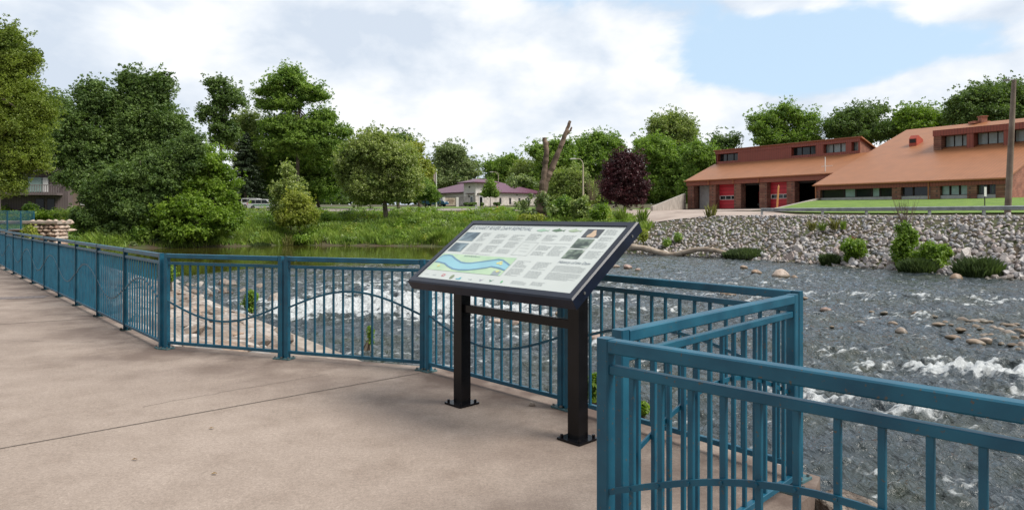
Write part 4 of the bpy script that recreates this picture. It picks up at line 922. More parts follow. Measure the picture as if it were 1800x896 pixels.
    quick('vent_opening', lambda m: qs(m, 4.84, 5.66, 14.96, 15.0, zr(15)+.45, zr(15)+.98), DARK, ve)
    for t in (0.0, T1-0.35):
        quick('end_wall', lambda m: m.prism([q(t, 0.1, BW-2), q(t, 0.1, EW-.3), q(t, 24.6, RZ-.25), q(t, 48, 5.8), q(t, 48, BW-2)], (0, 0, 0), u*0.35), GBRICK, r)
    quick('fascia', lambda m: qs(m, -0.1, T1, -0.1, 0.5, 4.86, 5.48), RIB, r)
    quick('sill_wall', lambda m: qs(m, 0, T1, 0.12, 0.5, BW-1.6, BW+.22), GREYW, r)
    cl = [(0, .55), (10.0, 1.05), (14.4, 1.05), (18.3, 0.95), (22.0-.9, .9)]
    for t, wd in cl: quick('pillar', lambda m: qs(m, t, t+wd, -0.02, 0.6, BW-.6, 4.86), BRICK, r)
    quick('downpipe', lambda m: (m.bar(q(14.3, -0.2, BW-.2), q(14.3, -0.2, 5.4), 0.13, 0.1), m.bar(q(0.05, -0.2, BW-.2), q(0.05, -0.2, 5.4), 0.1, 0.1)), TRIM, r)
    wins = [(.6, 3.7, GLASS), (3.75, 5.2, GLASS2), (5.25, 7.3, GLASS), (7.35, 8.3, GLASS2), (8.35, 10.0, GLASS), (11.05, 12.3, GLASS), (12.35, 14.3, GLASS), (15.45, 16.35, GLASS2), (16.4, 17.35, GLASS2), (17.4, 18.3, GLASS2), (19.25, 20.2, GLASS), (20.25, 21.1, GLASS)]
    for a, b, g in wins:
        fr = quick('window', lambda m: (m.bar(q(a+.03, 0.42, BW+.22), q(a+.03, 0.42, 4.9), .07, .1), m.bar(q(b-.02, 0.42, BW+.22), q(b-.02, 0.42, 4.9), .07, .1), m.bar(q(a, 0.42, BW+.26), q(b, 0.42, BW+.26), .1, .07)), FRM, r)
        quick('pane', lambda m: m.poly([q(a, .46, BW+.22), q(b, .46, BW+.22), q(b, .46, 4.9), q(a, .46, 4.9)]), g, fr)
        if g is GLASS:
            def cur(m):
                x = a+.1
                while x < b-.1:
                    if rnd.random() < .45: m.bar(q(x, .452, BW+.24), q(x, .452, 4.88), .05, .01)
                    x += .13
            quick('curtain', cur, GLASS2, fr) if a > 19 else None
    # dormer of the wing
    S2 = 12.0; d0, d1 = 9.34, 22.3; dz0 = zr(S2)-.15; dz1 = 12.72
    cc = [9.34, 13.3, 17.4, 21.4]
    for c in cc: quick('pillar', lambda m: qs(m, c, c+(0.95 if c < 10 else .8), S2, S2+1.5, dz0, 12.0), BRICK if c < 10 else RIB, r)
    quick('clerestory_wall', lambda m: (qs(m, d0-.05, d1, S2-.12, S2+1.6, 11.95, dz1), qs(m, d0+.5, d1, S2+1.1, S2+1.5, dz0, dz0+.42), m.prism([q(d0+.02, S2+.6, dz0), q(d0+.02, S2+.6, 12.3), q(d0+.02, 18.5, 12.6), q(d0+.02, 18.5, zr(18.5)-.2)], (0, 0, 0), u*.3), m.prism([q(d1-.3, S2+.1, dz0), q(d1-.3, S2+.1, 12.3), q(d1-.3, 18.5, 12.6), q(d1-.3, 18.5, zr(18.5)-.2)], (0, 0, 0), u*.3)), RIB, r)
    quick('roof', lambda m: m.prism([q(d0-.1, S2-.15, dz1), q(d0-.1, 19.2, dz1+.06), q(d0-.1, 19.2, dz1-.1), q(d0-.1, S2+1.6, dz1-.1)], (0, 0, 0), u*(d1-d0+.2)), FASC, r)
    for a, b in ((10.3, 13.3), (14.1, 17.4), (18.2, 21.4)):
        fr = quick('window', lambda m: [m.bar(q(a+(b-a)*f, S2+1.2, dz0+.3), q(a+(b-a)*f, S2+1.2, 12.0), .09, .08) for f in (0.01, .36, .68, .99)]+[m.bar(q(a, S2+1.2, dz0+.46), q(b, S2+1.2, dz0+.46), .1, .08)], FRM, r)
        quick('pane', lambda m: m.poly([q(a, S2+1.25, dz0+.3), q(b, S2+1.25, dz0+.3), q(b, S2+1.25, 12.0), q(a, S2+1.25, 12.0)]), GLASS3, fr)
    return w
wst = station()
def engine():
    o = Vector((30.9, 120, 0)); u = Vector((0.559, -0.829, 0)); v = Vector((0.829, 0.559, 0)); c = o+u*12.9+v*4.5
    r = empty('fire_engine', (c.x, c.y, 2.58), math.atan2(u.y, u.x), 'dark red fire engine parked inside the open bay between the two red doors', 'fire engine')
    RED = plain('engine red', (0.30, 0.02, 0.02), .3)
    quick('body', lambda m: (m.box((0, 3.8, 1.7), (2.4, 5.6, 2.3)), m.box((0, 0.2, 1.75), (2.4, 1.7, 2.2)), m.box((0, 1.0, 1.1), (2.3, 1.2, 1.0))), RED, r)
    quick('windshield', lambda m: m.box((0, -0.67, 2.1), (2.1, .05, .9)), GLASS, r)
    quick('bumper', lambda m: m.box((0, -0.8, .65), (2.4, .35, .4)), BOLT, r)
    for x in (-.85, .85): quick('headlight', lambda m: m.tube([(x, -0.7, 1.1), (x, -0.74, 1.1)], .14, 10), WHT, r)
    for x in (-1.1, 1.1):
        for y in (.4, 5.2): quick('wheel', lambda m: m.tube([(x-.15, y, .5), (x+.15, y, .5)], .5, 14), DARK, r)
engine()
def table():
    p_ = Vector((30.9, 120, 0))+Vector((0.559, -0.829, 0))*3.1+Vector((0.829, 0.559, 0))*3.0
    r = empty('grill_cart', (p_.x, p_.y, 2.58), R(-56), 'small dark cart standing in the open corner bay of the station', 'cart')
    quick('box', lambda m: (m.box((0, 0, .95), (1.2, .7, .5)), m.tube([(-.5, 0, 1.2), (.5, 0, 1.2)], .3, 10)), DARK, r)
    for x in (-.5, .5):
        for y in (-.25, .25): quick('leg', lambda m: m.bar((x, y, 0), (x, y, .72), .06, .06), FASC, r)
table()

# ------------------------------------------------------------------ pale building with purple roof
CREAM = brick_mat('pale split block', (0.60, 0.55, 0.51), (0.66, 0.61, 0.57), (0.50, 0.45, 0.41), 1.0, 0.8, 0.4, 0.02, 0.2)
CREAM2 = noise_mat('upper pale stucco', (0.76, 0.73, 0.69), (0.80, 0.77, 0.74), 1, 0.8)
PURP = rib_mat('purple metal roof', (0.135, 0.045, 0.085), (0.10, 0.033, 0.062), 0.5, (0.77, 0.64, 0), 0.45, 0.3)
PURD = plain('dark purple eave', (0.085, 0.02, 0.045), 0.5)
def clinic():
    c = at(836, 361, 140); base = 3.2
    r = empty('office_building', (c.x, c.y, base), R(39), 'single storey pale block building with purple metal roof and a taller corner entrance', 'building')
    # local x runs right/away, local y runs left/away ; corner at origin
    def hip(m, x0, x1, y0, y1, z, h, o=0.7, ins=None):
        x0 -= o; x1 += o; y0 -= o; y1 += o; i = ins or min(x1-x0, y1-y0)/2*0.98
        b = [Vector((x0, y0, z)), Vector((x1, y0, z)), Vector((x1, y1, z)), Vector((x0, y1, z))]; t = [Vector((x0+i, y0+i, z+h)), Vector((x1-i, y0+i, z+h)), Vector((x1-i, y1-i, z+h)), Vector((x0+i, y1-i, z+h))]
        for j in range(4): k = (j+1) % 4; m.poly([b[j], b[k], t[k], t[j]])
        m.poly(t); m.poly(list(reversed(b)))
    quick('wall', lambda m: (m.box((2.1, 2.1, 1.15), (4.2, 4.2, 2.3)), m.box((11.0, 12.5, 1.15), (19, 21, 2.3))), CREAM, r)
    quick('wall', lambda m: (m.box((2.1, 2.1, 3.65), (4.21, 4.21, 2.7)), m.box((11.0, 12.5, 2.75), (19.02, 21.02, .9))), CREAM2, r)
    quick('roof', lambda m: hip(m, 1.5, 20.5, 2, 23, 3.2, 3.3), PURP, r)
    quick('roof', lambda m: hip(m, 0, 4.2, 0, 4.2, 5.05, 0.8, 1.1, 2.6), PURP, r)
    quick('eave', lambda m: (m.box((2.1, 2.1, 4.98), (6.4, 6.4, .14)), m.box((11.0, 12.5, 3.12), (20.4, 22.4, .16))), PURD, r)
    # entrance recesses and doors on both sides of the corner
    for ax in (0, 1):
        def pos(a, d, z): return (a, -d, z) if ax == 0 else (-d, a, z)
        def dims(a, d, z): return (a, d, z) if ax == 0 else (d, a, z)
        fr = quick('door', lambda m: m.box(pos(1.35, .02, 1.15), dims(1.1, .08, 2.3)), WHT, r)
        quick('pane', lambda m: m.box(pos(1.35, .05, 1.1), dims(.72, .06, 1.9)), GLASS, fr)
        quick('canopy', lambda m: m.box(pos(1.7, .2, 2.75), dims(2.6, .5, .12)), PURD, r)
        quick('lamp', lambda m: m.box(pos(2.1, .1, 4.1), dims(.22, .18, .3)), FRM, r)
        quick('lamp', lambda m: m.box(pos(2.2, .1, 2.2), dims(.4, .18, .25)), FRM, r)
    for x in (5.4, 8.0, 10.7, 13.3, 16.0, 18.6):
        fr = quick('window', lambda m: m.box((x, 1.98, 1.35), (.5, .08, 1.3)), FRM, r); quick('pane', lambda m: m.box((x, 1.95, 1.35), (.36, .06, 1.16)), GLASS, fr)
    for x in (7.5, 12.6, 17.3): quick('lamp', lambda m: m.box((x, 1.95, 2.65), (.2, .15, .25)), FRM, r)
    for y in (6, 9, 12, 15, 18): fr = quick('window', lambda m: m.box((1.48, y, 1.35), (.08, .5, 1.3)), FRM, r); quick('pane', lambda m: m.box((1.45, y, 1.35), (.06, .36, 1.16)), GLASS, fr)
clinic()
def hedge(px, D, L_, h, lab, rz):
    pass
def monument():
    c = at(792, 362, 136); r = empty('monument_sign', (c.x, c.y, h1(c.x, c.y)), R(10), 'pale stone monument sign in front of the purple roofed building', 'sign')
    for x in (-1.35, 1.35): quick('pier', lambda m: m.box((x, 0, .95), (.5, .5, 1.9)), CREAM2, r)
    quick('sign_panel', lambda m: m.box((0, 0, 1.0), (2.2, .25, 1.5)), plain('cream sign face', (.55, .46, .36), .6), r)
    quick('sign_lettering', lambda m: [m.box((0, -.135, z), (w, .02, .10)) for z, w in ((1.45, 1.2), (1.2, 1.5), (.95, 1.3), (.7, .9))], plain('brown letters', (.2, .12, .08), .6), r)
monument()
def flagpole():
    c = at(767, 360, 132); z = h1(c.x, c.y); r = empty('flagpole', (c.x, c.y, z), 0, 'white flagpole with a limp red and white flag left of the purple roof', 'flagpole')
    quick('pole', lambda m: m.tube([(0, 0, 0), (0, 0, 7.4)], [.12, .07], 8), WHT, r)
    quick('flag', lambda m: [m.poly([(-.05-.1*i, .05*(i % 2), 6.9), (-.15-.1*i, .05*((i+1) % 2), 6.75), (-.15-.1*i, .05*((i+1) % 2), 4.6+.2*i), (-.05-.1*i, .05*(i % 2), 4.4+.2*i)]) for i in range(5)], rib_mat('striped flag cloth', (.6, .5, .5), (.35, .03, .05), .2, (0, 0, 1)), r)
flagpole()
# house among the trees at the left
def house():
    c = at(60, 372, 90); z = 1.5
    r = empty('house', (c.x, c.y, z), R(12), 'grey brown timber sided house with a raised balcony behind the trees at the left', 'building')
    SID = rib_mat('grey brown siding', (0.165, 0.13, 0.13), (0.10, 0.08, 0.08), .3, (1, 0, 0), .8, .4)
    quick('wall', lambda m: (m.box((-6, 4, 2.9), (20, 8, 5.8))), SID, r)
    quick('wall', lambda m: m.box((6.6, 5, 2.4), (5.5, 7, 4.8)), plain('tan side wall', (.26, .20, .165), .85), r)
    quick('roof', lambda m: (m.prism([Vector((-17, -.9, 5.6)), Vector((-17, 4, 8.4)), Vector((-17, 9, 5.6)), Vector((-17, 4, 7.9))], (0, 0, 0), (22, 0, 0)), m.prism([Vector((4, 1, 4.7)), Vector((4, 5, 6.6)), Vector((4, 9, 4.7)), Vector((4, 5, 6.2))], (0, 0, 0), (6, 0, 0))), plain('dark shingle', (.06, .045, .045), .9), r)
    b = quick('balcony', lambda m: m.box((-5.6, -1.0, 2.75), (18, 2.2, .3)), SID, r)
    quick('balustrade', lambda m: [m.bar((-14.5+.28*i, -2.05, 2.9), (-14.5+.28*i, -2.05, 3.85), .07, .05) for i in range(66)]+[m.bar((-14.5, -2.05, 3.88), (3.9, -2.05, 3.88), .1, .1), m.bar((3.5, -2.05, 3.88), (3.5, 0, 3.88), .1, .1)], plain('weathered rail', (.20, .17, .17), .8), b)
    for x in (-3.2, -10): quick('post', lambda m: m.bar((x, -1.9, 0), (x, -1.9, 2.6), .28, .28), SID, r)
    for x, zz, w, h, g in ((.2, 4.0, 1.7, 1.9, GLASS2), (1.3, 4.0, .8, 1.9, WHT), (.7, 1.15, .9, 1.9, GLASS), (2.0, 1.15, .8, 1.9, GLASS), (-4.6, 1.2, .8, 2, GLASS)):
        fr = quick('window', lambda m: m.box((x, -.03, zz), (w+.16, .06, h+.16)), FRM, r); quick('pane', lambda m: m.box((x, -.06, zz), (w, .06, h)), g, fr)
    for x, zz in ((5.4, 4.3), (5.8, 1.6)): fr = quick('window', lambda m: m.box((x, 1.46, zz), (1.8, .06, .6)), FRM, r); quick('pane', lambda m: m.box((x, 1.42, zz), (1.6, .06, .5)), WHT, fr)
house()

# ------------------------------------------------------------------ vehicles and street furniture
RUB = plain('tyre rubber', (.02, .02, .02), .8)
def car(name, label, x, y, z, rz, L_, paint, kind, stripe=None):
    r = empty(name, (x, y, z), rz, label, 'pickup' if kind == 'pickup' else 'car')
    W_ = 1.85
    if kind == 'suv':
        body = [(-.5, .32), (-.5, .62), (-.49, 1.0), (.30, 1.02), (.48, .86), (.5, .6), (.495, .32)]
        cab = [(-.48, 1.0), (-.45, 1.68), (-.40, 1.74), (.02, 1.74), (.10, 1.66), (.27, 1.04)]
    else:
        body = [(-.5, .45), (-.5, 1.12), (.30, 1.12), (.46, 1.02), (.5, .85), (.5, .45)]
        cab = [(-.06, 1.1), (-.05, 1.80), (.0, 1.86), (.16, 1.86), (.19, 1.80), (.29, 1.1)]
    def pr(m, pts, w): m.prism([Vector((a*L_, -w/2, b)) for a, b in pts], (0, 0, 0), (0, w, 0))
    mb = MB(); pr(mb, body, W_); me = mb.mesh('body', paint); bm = bmesh.new(); bm.from_mesh(me); bmesh.ops.bevel(bm, geom=list(bm.edges), offset=.05, segments=2, affect='EDGES'); bm.to_mesh(me); bm.free(); link('body', me, None, r)
    mb = MB(); pr(mb, cab, W_-.25); me = mb.mesh('cabin', paint); bm = bmesh.new(); bm.from_mesh(me); bmesh.ops.bevel(bm, geom=list(bm.edges), offset=.05, segments=2, affect='EDGES'); bm.to_mesh(me); bm.free(); cb = link('cabin', me, None, r)
    cx_ = sum(a for a, b in cab)/len(cab)
    wins = [(-.42, -.25), (-.235, -.06), (-.045, .10)] if kind == 'suv' else [(-.03, .07), (.085, .18)]
    zt, zb_ = (1.62, 1.08) if kind == 'suv' else (1.72, 1.2)
    for a, b in wins:
        e = .10 if b == wins[-1][1] else 0
        for s in (-1, 1): quick('side_window', lambda m: m.prism([Vector((a*L_, s*(W_-.25)/2, zb_)), Vector(((b+e)*L_, s*(W_-.25)/2, zb_)), Vector((b*L_, s*(W_-.25)/2, zt)), Vector((a*L_, s*(W_-.25)/2, zt))], (0, 0, 0), (0, s*.012, 0)), GLASS, cb)
    a0, z0, a1, z1 = (.11, 1.62, .255, 1.1) if kind == 'suv' else (.197, 1.75, .282, 1.2)
    for s in (1,): quick('windshield', lambda m: m.poly([(a0*L_+.03, -.72, z0), (a0*L_+.03, .72, z0), (a1*L_+.03, .78, z1), (a1*L_+.03, -.78, z1)]), GLASS, cb)
    quick('rear_window', lambda m: m.poly([((-.487 if kind == 'suv' else -.062)*L_-.01, -.7, 1.1), ((-.487 if kind == 'suv' else -.062)*L_-.01, .7, 1.1), ((-.466 if kind == 'suv' else -.055)*L_-.01, .62, 1.58), ((-.466 if kind == 'suv' else -.055)*L_-.01, -.62, 1.58)]), GLASS, cb)
    if kind == 'pickup': quick('cargo_bed', lambda m: m.box((-.28*L_, 0, 1.125), (.38*L_, W_-.3, .02)), RUB, r)
    for a in (-.31, .31):
        for s in (-1, 1):
            wh = quick('wheel', lambda m: m.tube([(a*L_, s*(W_/2-.2), .37), (a*L_, s*(W_/2+.015), .37)], .37, 16), RUB, r)
            quick('rim', lambda m: m.tube([(a*L_, s*(W_/2+.005), .37), (a*L_, s*(W_/2+.03), .37)], .22, 10), BOLT, wh)
    for s in (-.7, .7):
        quick('headlight', lambda m: m.box((.492*L_, s, .75 if kind == 'suv' else .88), (.06, .35, .16)), WHT, r); quick('tail_light', lambda m: m.box((-.497*L_, s*1.15, 1.0), (.05, .16, .35)), DOOR, r)
    if stripe: quick('side_stripe', lambda m: [m.box((0, s*(W_/2+.004), .82), (.62*L_, .012, .17)) for s in (-1, 1)], stripe, r)
    return r
WP = plain('white car paint', (.74, .75, .76), .25); BP = plain('blue truck paint', (.025, .085, .17), .25); GP = plain('green stripe', (.10, .32, .16), .4)
c = at(466, 370, 106.5); car('parked_car', 'white SUV with a green side stripe parked beyond the left bank', c.x, c.y, h1(c.x, c.y)+.06, R(-4), 5.0, WP, 'suv', GP)
c = at(451, 369, 111.5); car('parked_car', 'white SUV without a stripe, standing half hidden behind the striped one', c.x, c.y, h1(c.x, c.y)+.06, R(-8), 4.9, WP, 'suv')
c = at(764, 363, 134); car('parked_pickup', 'dark blue pickup truck parked left of the pale building', c.x, c.y, h1(c.x, c.y)+.06, R(-22), 5.3, BP, 'pickup')
TANP = plain('tan lamp pole paint', (.46, .40, .30), .5)
def lamp(px, D, H_, arm, label):
    x = Xp(px, D); z = h1(x, D); r = empty('street_lamp', (x, D, z), 0, label, 'street lamp')
    quick('pole', lambda m: m.tube([(0, 0, 0), (0, 0, H_*.5), (0, 0, H_*.9)], [.15, .12, .09], 10), TANP, r)
    quick('arm', lambda m: m.tube([(0, 0, H_*.88), (-.1*arm, 0, H_*.95), (-.4*arm, 0, H_*.995), (-arm, 0, H_)], [.06, .055, .05, .045], 8), TANP, r)
    quick('lamp_head', lambda m: m.prism([Vector((-arm-.75, -.14, H_-.06)), Vector((-arm+.1, -.10, H_-.08)), Vector((-arm+.1, -.10, H_+.08)), Vector((-arm-.3, -.14, H_+.12)), Vector((-arm-.75, -.14, H_+.03))], (0, 0, 0), (0, .28, 0)), WHT, r)
lamp(1025, 96, 7.6, 1.1, 'tall tan street lamp with a curved arm, right of the dead tree')
lamp(876, 170, 8.2, 1.4, 'distant slim street lamp above the purple roof')
ORN = plain('orange hydrant paint', (.60, .13, .03), .5)
def hydrant(px, D, label):
    x = Xp(px, D); z = h1(x, D)+.05; r = empty('fire_hydrant', (x, D, z), 0, label, 'hydrant')
    quick('barrel', lambda m: (m.tube([(0, 0, 0), (0, 0, .06), (0, 0, .061), (0, 0, .68)], [.2, .2, .13, .12], 12), m.tube([(0, 0, .66), (0, 0, .70), (0, 0, .82), (0, 0, .88)], [.17, .17, .12, .04], 12)), ORN, r)
    quick('outlet', lambda m: (m.tube([(-.24, 0, .5), (.24, 0, .5)], .07, 8), m.tube([(0, -.24, .45), (0, 0, .45)], .09, 8)), ORN, r)
hydrant(1053, 92, 'small orange hydrant on the verge left of the purple leaved tree')
hydrant(874, 98, 'small orange hydrant beneath the sapling by the road')
x = Xp(837, 100); tag(quick('bollard', lambda m: (m.box((x, 100, h1(x, 100)+.55), (.28, .28, 1.1)), m.box((x, 100, h1(x, 100)+1.13), (.34, .34, .08))), WHT, None), 'short white post beside the road before the pale building', 'bollard')
c = at(1367, 366, 99.5); r = empty('marker_pole', (c.x, c.y, 2.5), 0, 'slim yellow orange pole standing in front of the right hand red door', 'pole')
YO = plain('yellow orange pole paint', (.62, .30, .10), .5)
quick('pole', lambda m: m.tube([(-.1, 0, 0), (.12, 0, 3.1), (.15, 0, 3.4)], [.14, .12, .03], 10), YO, r); quick('base', lambda m: m.tube([(-.1, 0, 0), (-.1, 0, .12)], .3, 10), YO, r)
# guard rail along the top of the riprap
def guardrail():
    t = 22.0; pts = []
    while t < 62: pts.append(bank_point(t, 9.9)); t += 3.8
    x0, y0 = pts[0]; r = empty('guard_rail', (0, 0, 0), 0, 'galvanised guard rail on short posts along the top of the riprap', 'guard rail')
    GAL = noise_mat('galvanised steel', (.26, .28, .29), (.40, .42, .43), 2, .45, metal=.4)
    def beam(m):
        prof = [(0, -.155), (.06, -.11), (.06, -.05), (0, -.02), (0, .02), (.06, .05), (.06, .11), (0, .155)]
        k = len(m.v)
        for i, (x, y) in enumerate(pts):
            a = pts[max(i-1, 0)]; b = pts[min(i+1, len(pts)-1)]; d = Vector((b[0]-a[0], b[1]-a[1])).normalized(); n = Vector((d.y, -d.x))*-1
            z = h1(x, y)+.56
            for o_, h in prof: m.v.append((x-n.x*(o_+.09), y-n.y*(o_+.09), z+h))
        for i in range(len(pts)-1):
            for j in range(7): a = k+i*8+j; m.face((a, a+1, a+9, a+8))
    quick('beam', beam, GAL, r)
    for x, y in pts: quick('post', lambda m: m.box((x, y, h1(x, y)+.3), (.16, .16, .85)), GAL, r)
guardrail()
WOOD = noise_mat('weathered pole wood', (.15, .11, .085), (.26, .20, .16), 1.2, .85, .5, 14)
def upole():
    D = 52; x = Xp(1771, D); z = h1(x, D); r = empty('utility_pole', (x, D, z-.2), 0, 'tall weathered wooden utility pole at the far right before the station', 'utility pole')
    quick('pole', lambda m: m.tube([(0, 0, 0), (.28, 0, 6), (.5, 0, 11.6-z+.4)], [.23, .20, .15], 14), WOOD, r)
    quick('bracket', lambda m: (m.tube([(.48, 0, 10.1), (.1, -.2, 10.4), (-.2, -.3, 10.35)], [.03, .03, .03], 6), m.box((-.3, -.33, 10.33), (.35, .2, .12))), BOLT, r)
upole()
D = 54; x = Xp(1731, D); z = h1(x, D); r = empty('road_sign', (x, D, z), R(20), 'small white rectangular sign on a thin dark post left of the utility pole', 'sign')
quick('post', lambda m: m.bar((0, 0, 0), (0, 0, 1.9), .06, .05), FRM, r); quick('sign_plate', lambda m: m.box((0, -.05, 1.75), (.26, .02, .75)), WHT, r)

# ------------------------------------------------------------------ vegetation
def leafquads(C_, Rr, per, size, rng, flat=0.85, up=0.35, shell=0.42, aspect=0.55, droop=0.0):
    n = len(C_); idx = np.repeat(np.arange(n), per); N_ = len(idx)
    d = rng.normal(size=(N_, 3)); d /= np.linalg.norm(d, axis=1, keepdims=True)
    rad = Rr[idx]*(rng.random(N_)**shell)*(1+0.12*rng.normal(size=N_))
    P = C_[idx]+d*rad[:, None]*np.array((1, 1, flat)); P[:, 2] -= droop*rad*rng.random(N_)
    nn = d*0.6+rng.normal(size=(N_, 3))*0.55+np.array((0, 0, up)); nn /= np.linalg.norm(nn, axis=1, keepdims=True)
    t = np.cross(nn, rng.normal(size=(N_, 3))); t /= np.linalg.norm(t, axis=1, keepdims=True)
    if droop: t[:, 2] -= droop; t /= np.linalg.norm(t, axis=1, keepdims=True)
    b = np.cross(nn, t); a = size*(0.6+0.8*rng.random(N_))[:, None]
    V = np.stack([P+t*a, P+b*a*aspect, P-t*a, P-b*a*aspect], 1).reshape(-1, 3)
    return V
def quads(name, V, mat, parent=None):
    return link(name, np_mesh(name, V, np.arange(len(V)).reshape(-1, 4), mat), None, parent)
GRN = {
 'dark': leaf_mat('dark foliage', (0.052, 0.103, 0.028), (0.207, 0.298, 0.083), .28),
 'mid': leaf_mat('green foliage', (0.075, 0.155, 0.028), (0.315, 0.438, 0.087), .32),
 'grey': leaf_mat('grey green foliage', (0.091, 0.151, 0.059), (0.347, 0.407, 0.183), .26),
 'bright': leaf_mat('bright foliage', (0.072, 0.143, 0.015), (0.285, 0.404, 0.057), .36),
 'yellow': leaf_mat('yellow green foliage', (0.129, 0.177, 0.023), (0.466, 0.485, 0.103), .34),
 'silver': leaf_mat('silvery foliage', (0.112, 0.177, 0.043), (0.402, 0.457, 0.154), .3, .45, (0.500, 0.500, 0.386)),
 'locust': leaf_mat('locust foliage', (0.076, 0.124, 0.019), (0.284, 0.354, 0.055), .34),
 'purple': leaf_mat('purple foliage', (0.018, 0.008, 0.010), (0.110, 0.033, 0.042), .12, .4),
 'pale': leaf_mat('pale tree foliage', (0.104, 0.165, 0.045), (0.388, 0.450, 0.144), .3),
 'spruce': leaf_mat('spruce needles', (0.015, 0.031, 0.014), (0.057, 0.090, 0.032), .08),
}
BARK = noise_mat('bark', (0.07, 0.055, 0.04), (0.16, 0.13, 0.10), 1.5, .9, .7, 9)
BARK2 = noise_mat('bare dead wood', (0.10, 0.07, 0.05), (0.25, 0.18, 0.135), 0.9, .9, .7, 8)
seed = [1]
def tree(label, base, D, lobes, kind, leaf=0.24, per=120, cr=1.05, dens=1.0, trunk=0.3, name='tree', cat='tree', limbs=18, grp=None, flat=.68, droop=0, depth=.8, fill=.45, shell=.42, bark=None, sink=0.1):
    seed[0] += 1; rng = np.random.default_rng(seed[0]); bx = Xp(base, D); bz = h1(bx, D)-sink
    C_ = []; Rr = []
    for (px, py, rx, ry) in lobes:
        c = np.array(at(px, py, D)); ax = rx*D/F; az = ry*D/F; ay = ax*depth; a = 4*math.pi*((ax*az)**1.6/3+(ax*ay)**1.6/3+(ay*az)**1.6/3)**(1/1.6)
        n = max(3, int(a*dens/(cr*cr*1.9)))
        d = rng.normal(size=(n, 3)); d /= np.linalg.norm(d, axis=1, keepdims=True); f = fill+(1-fill)*rng.random(n)**.6
        C_.append(c+d*f[:, None]*np.array((max(ax-cr*.5, ax*.5), max(ay-cr*.5, ay*.5), max(az-cr*.5, az*.5)))); Rr.append(cr*rng.uniform(.45, 1.35, n))
    C_ = np.concatenate(C_); Rr = np.concatenate(Rr)
    k = C_[:, 2] > h1(bx, D)+.2; C_ = C_[k]; Rr = Rr[k]
    r = empty(name, (bx, D, bz), 0, label, cat, grp); off = np.array((bx, D, bz))
    leaf = leaf*.62; V = leafquads(C_-off, Rr, int(per*2.4), leaf, rng, flat, droop=droop, shell=shell)
    # loose twigs that break the outline
    ns = len(C_)*4; i = rng.integers(len(C_), size=ns); d = rng.normal(size=(ns, 3)); d /= np.linalg.norm(d, axis=1, keepdims=True)
    V2 = leafquads(C_[i]-off+d*Rr[i][:, None]*1.25, Rr[i]*.32, max(6, per//8), leaf, rng, .8)
    i = rng.integers(len(C_), size=ns); d = rng.normal(size=(ns, 3)); d[:, 2] = np.abs(d[:, 2])+.3; d /= np.linalg.norm(d, axis=1, keepdims=True)
    V3 = leafquads(C_[i]-off+d*Rr[i][:, None]*1.6, Rr[i]*.2, max(5, per//16), leaf, rng, .8)
    quads('crown', np.concatenate([V, V2, V3]), GRN[kind], r)
    mb = MB(); cen = (C_-off).mean(0); top = (C_-off)[:, 2].max()
    h = cen[2]; p1 = Vector((cen[0]*.25, 0, h*.45)); p2 = Vector((cen[0]*.8, cen[1]*.5, h)); p3 = Vector((cen[0], cen[1], h+(top-h)*.55))
    mb.tube([(0, 0, 0), (0, 0, h*.08), p1, p2, p3], [trunk*1.35, trunk, trunk*.85, trunk*.6, trunk*.2], 8)
    sel = rng.choice(len(C_), min(limbs, len(C_)), replace=False)
    for j in sel:
        e = Vector(tuple(C_[j]-off)); f = rng.uniform(.25, .8); s_ = p1.lerp(p3, f); m_ = s_.lerp(e, .5)+Vector((rng.normal()*.3, rng.normal()*.3, rng.uniform(-.1, .5)))
        mb.tube([s_, m_, e], [trunk*.42*(1-f*.4), trunk*.24, trunk*.06], 6)
    mb.build('trunk', bark or BARK, r, True)
    return r
# left side
tree('overhanging yellowish locust tree at the picture edge with drooping sprays', -75, 34, [(-10, 75, 52, 42), (35, 105, 36, 28), (15, 150, 52, 40), (58, 190, 40, 32), (15, 225, 62, 45), (45, 270, 40, 38), (-20, 300, 52, 32), (18, 322, 32, 16)], 'locust', .075, 230, .46, 1.15, .22, limbs=30, droop=.5, fill=.3)
tree('broad dark tree standing behind the balcony house', 60, 102, [(70, 215, 50, 50), (110, 250, 40, 50), (30, 240, 50, 60), (95, 190, 28, 28), (20, 300, 50, 30)], 'dark', .26, 110, 1.2)
tree('tallest broad dark tree of the left river bank clump', 240, 80, [(222, 142, 16, 18), (285, 146, 22, 18), (250, 150, 26, 18), (232, 178, 42, 34), (270, 178, 32, 36), (318, 225, 22, 22), (250, 220, 58, 48), (215, 205, 40, 40), (295, 240, 35, 45), (215, 265, 55, 50), (270, 285, 50, 50)], 'dark', .20, 150, .95, 1.15, .4)
tree('dark tree with ragged twiggy peak left of the tallest one', 160, 78, [(145, 160, 12, 12), (172, 152, 14, 14), (163, 182, 26, 22), (188, 172, 14, 18), (120, 205, 22, 18), (150, 225, 44, 38), (115, 262, 38, 38), (180, 262, 42, 45), (140, 300, 48, 38)], 'dark', .20, 130, .9, 1.05, .35)
tree('low spreading grey green tree over the water edge shrubs', 245, 75, [(225, 330, 62, 48), (285, 310, 48, 48), (185, 345, 42, 38), (255, 365, 70, 30), (170, 385, 40, 26), (325, 275, 30, 40), (340, 250, 18, 24)], 'dark', .18, 150, .9, 1.15, .3)
tree('yellowish leafy tree between the dark clump and the spruce', 380, 77, [(375, 285, 34, 34), (355, 325, 42, 38), (395, 325, 32, 42), (375, 370, 50, 34), (405, 375, 25, 28)], 'bright', .21, 120, .85, .95, .25)
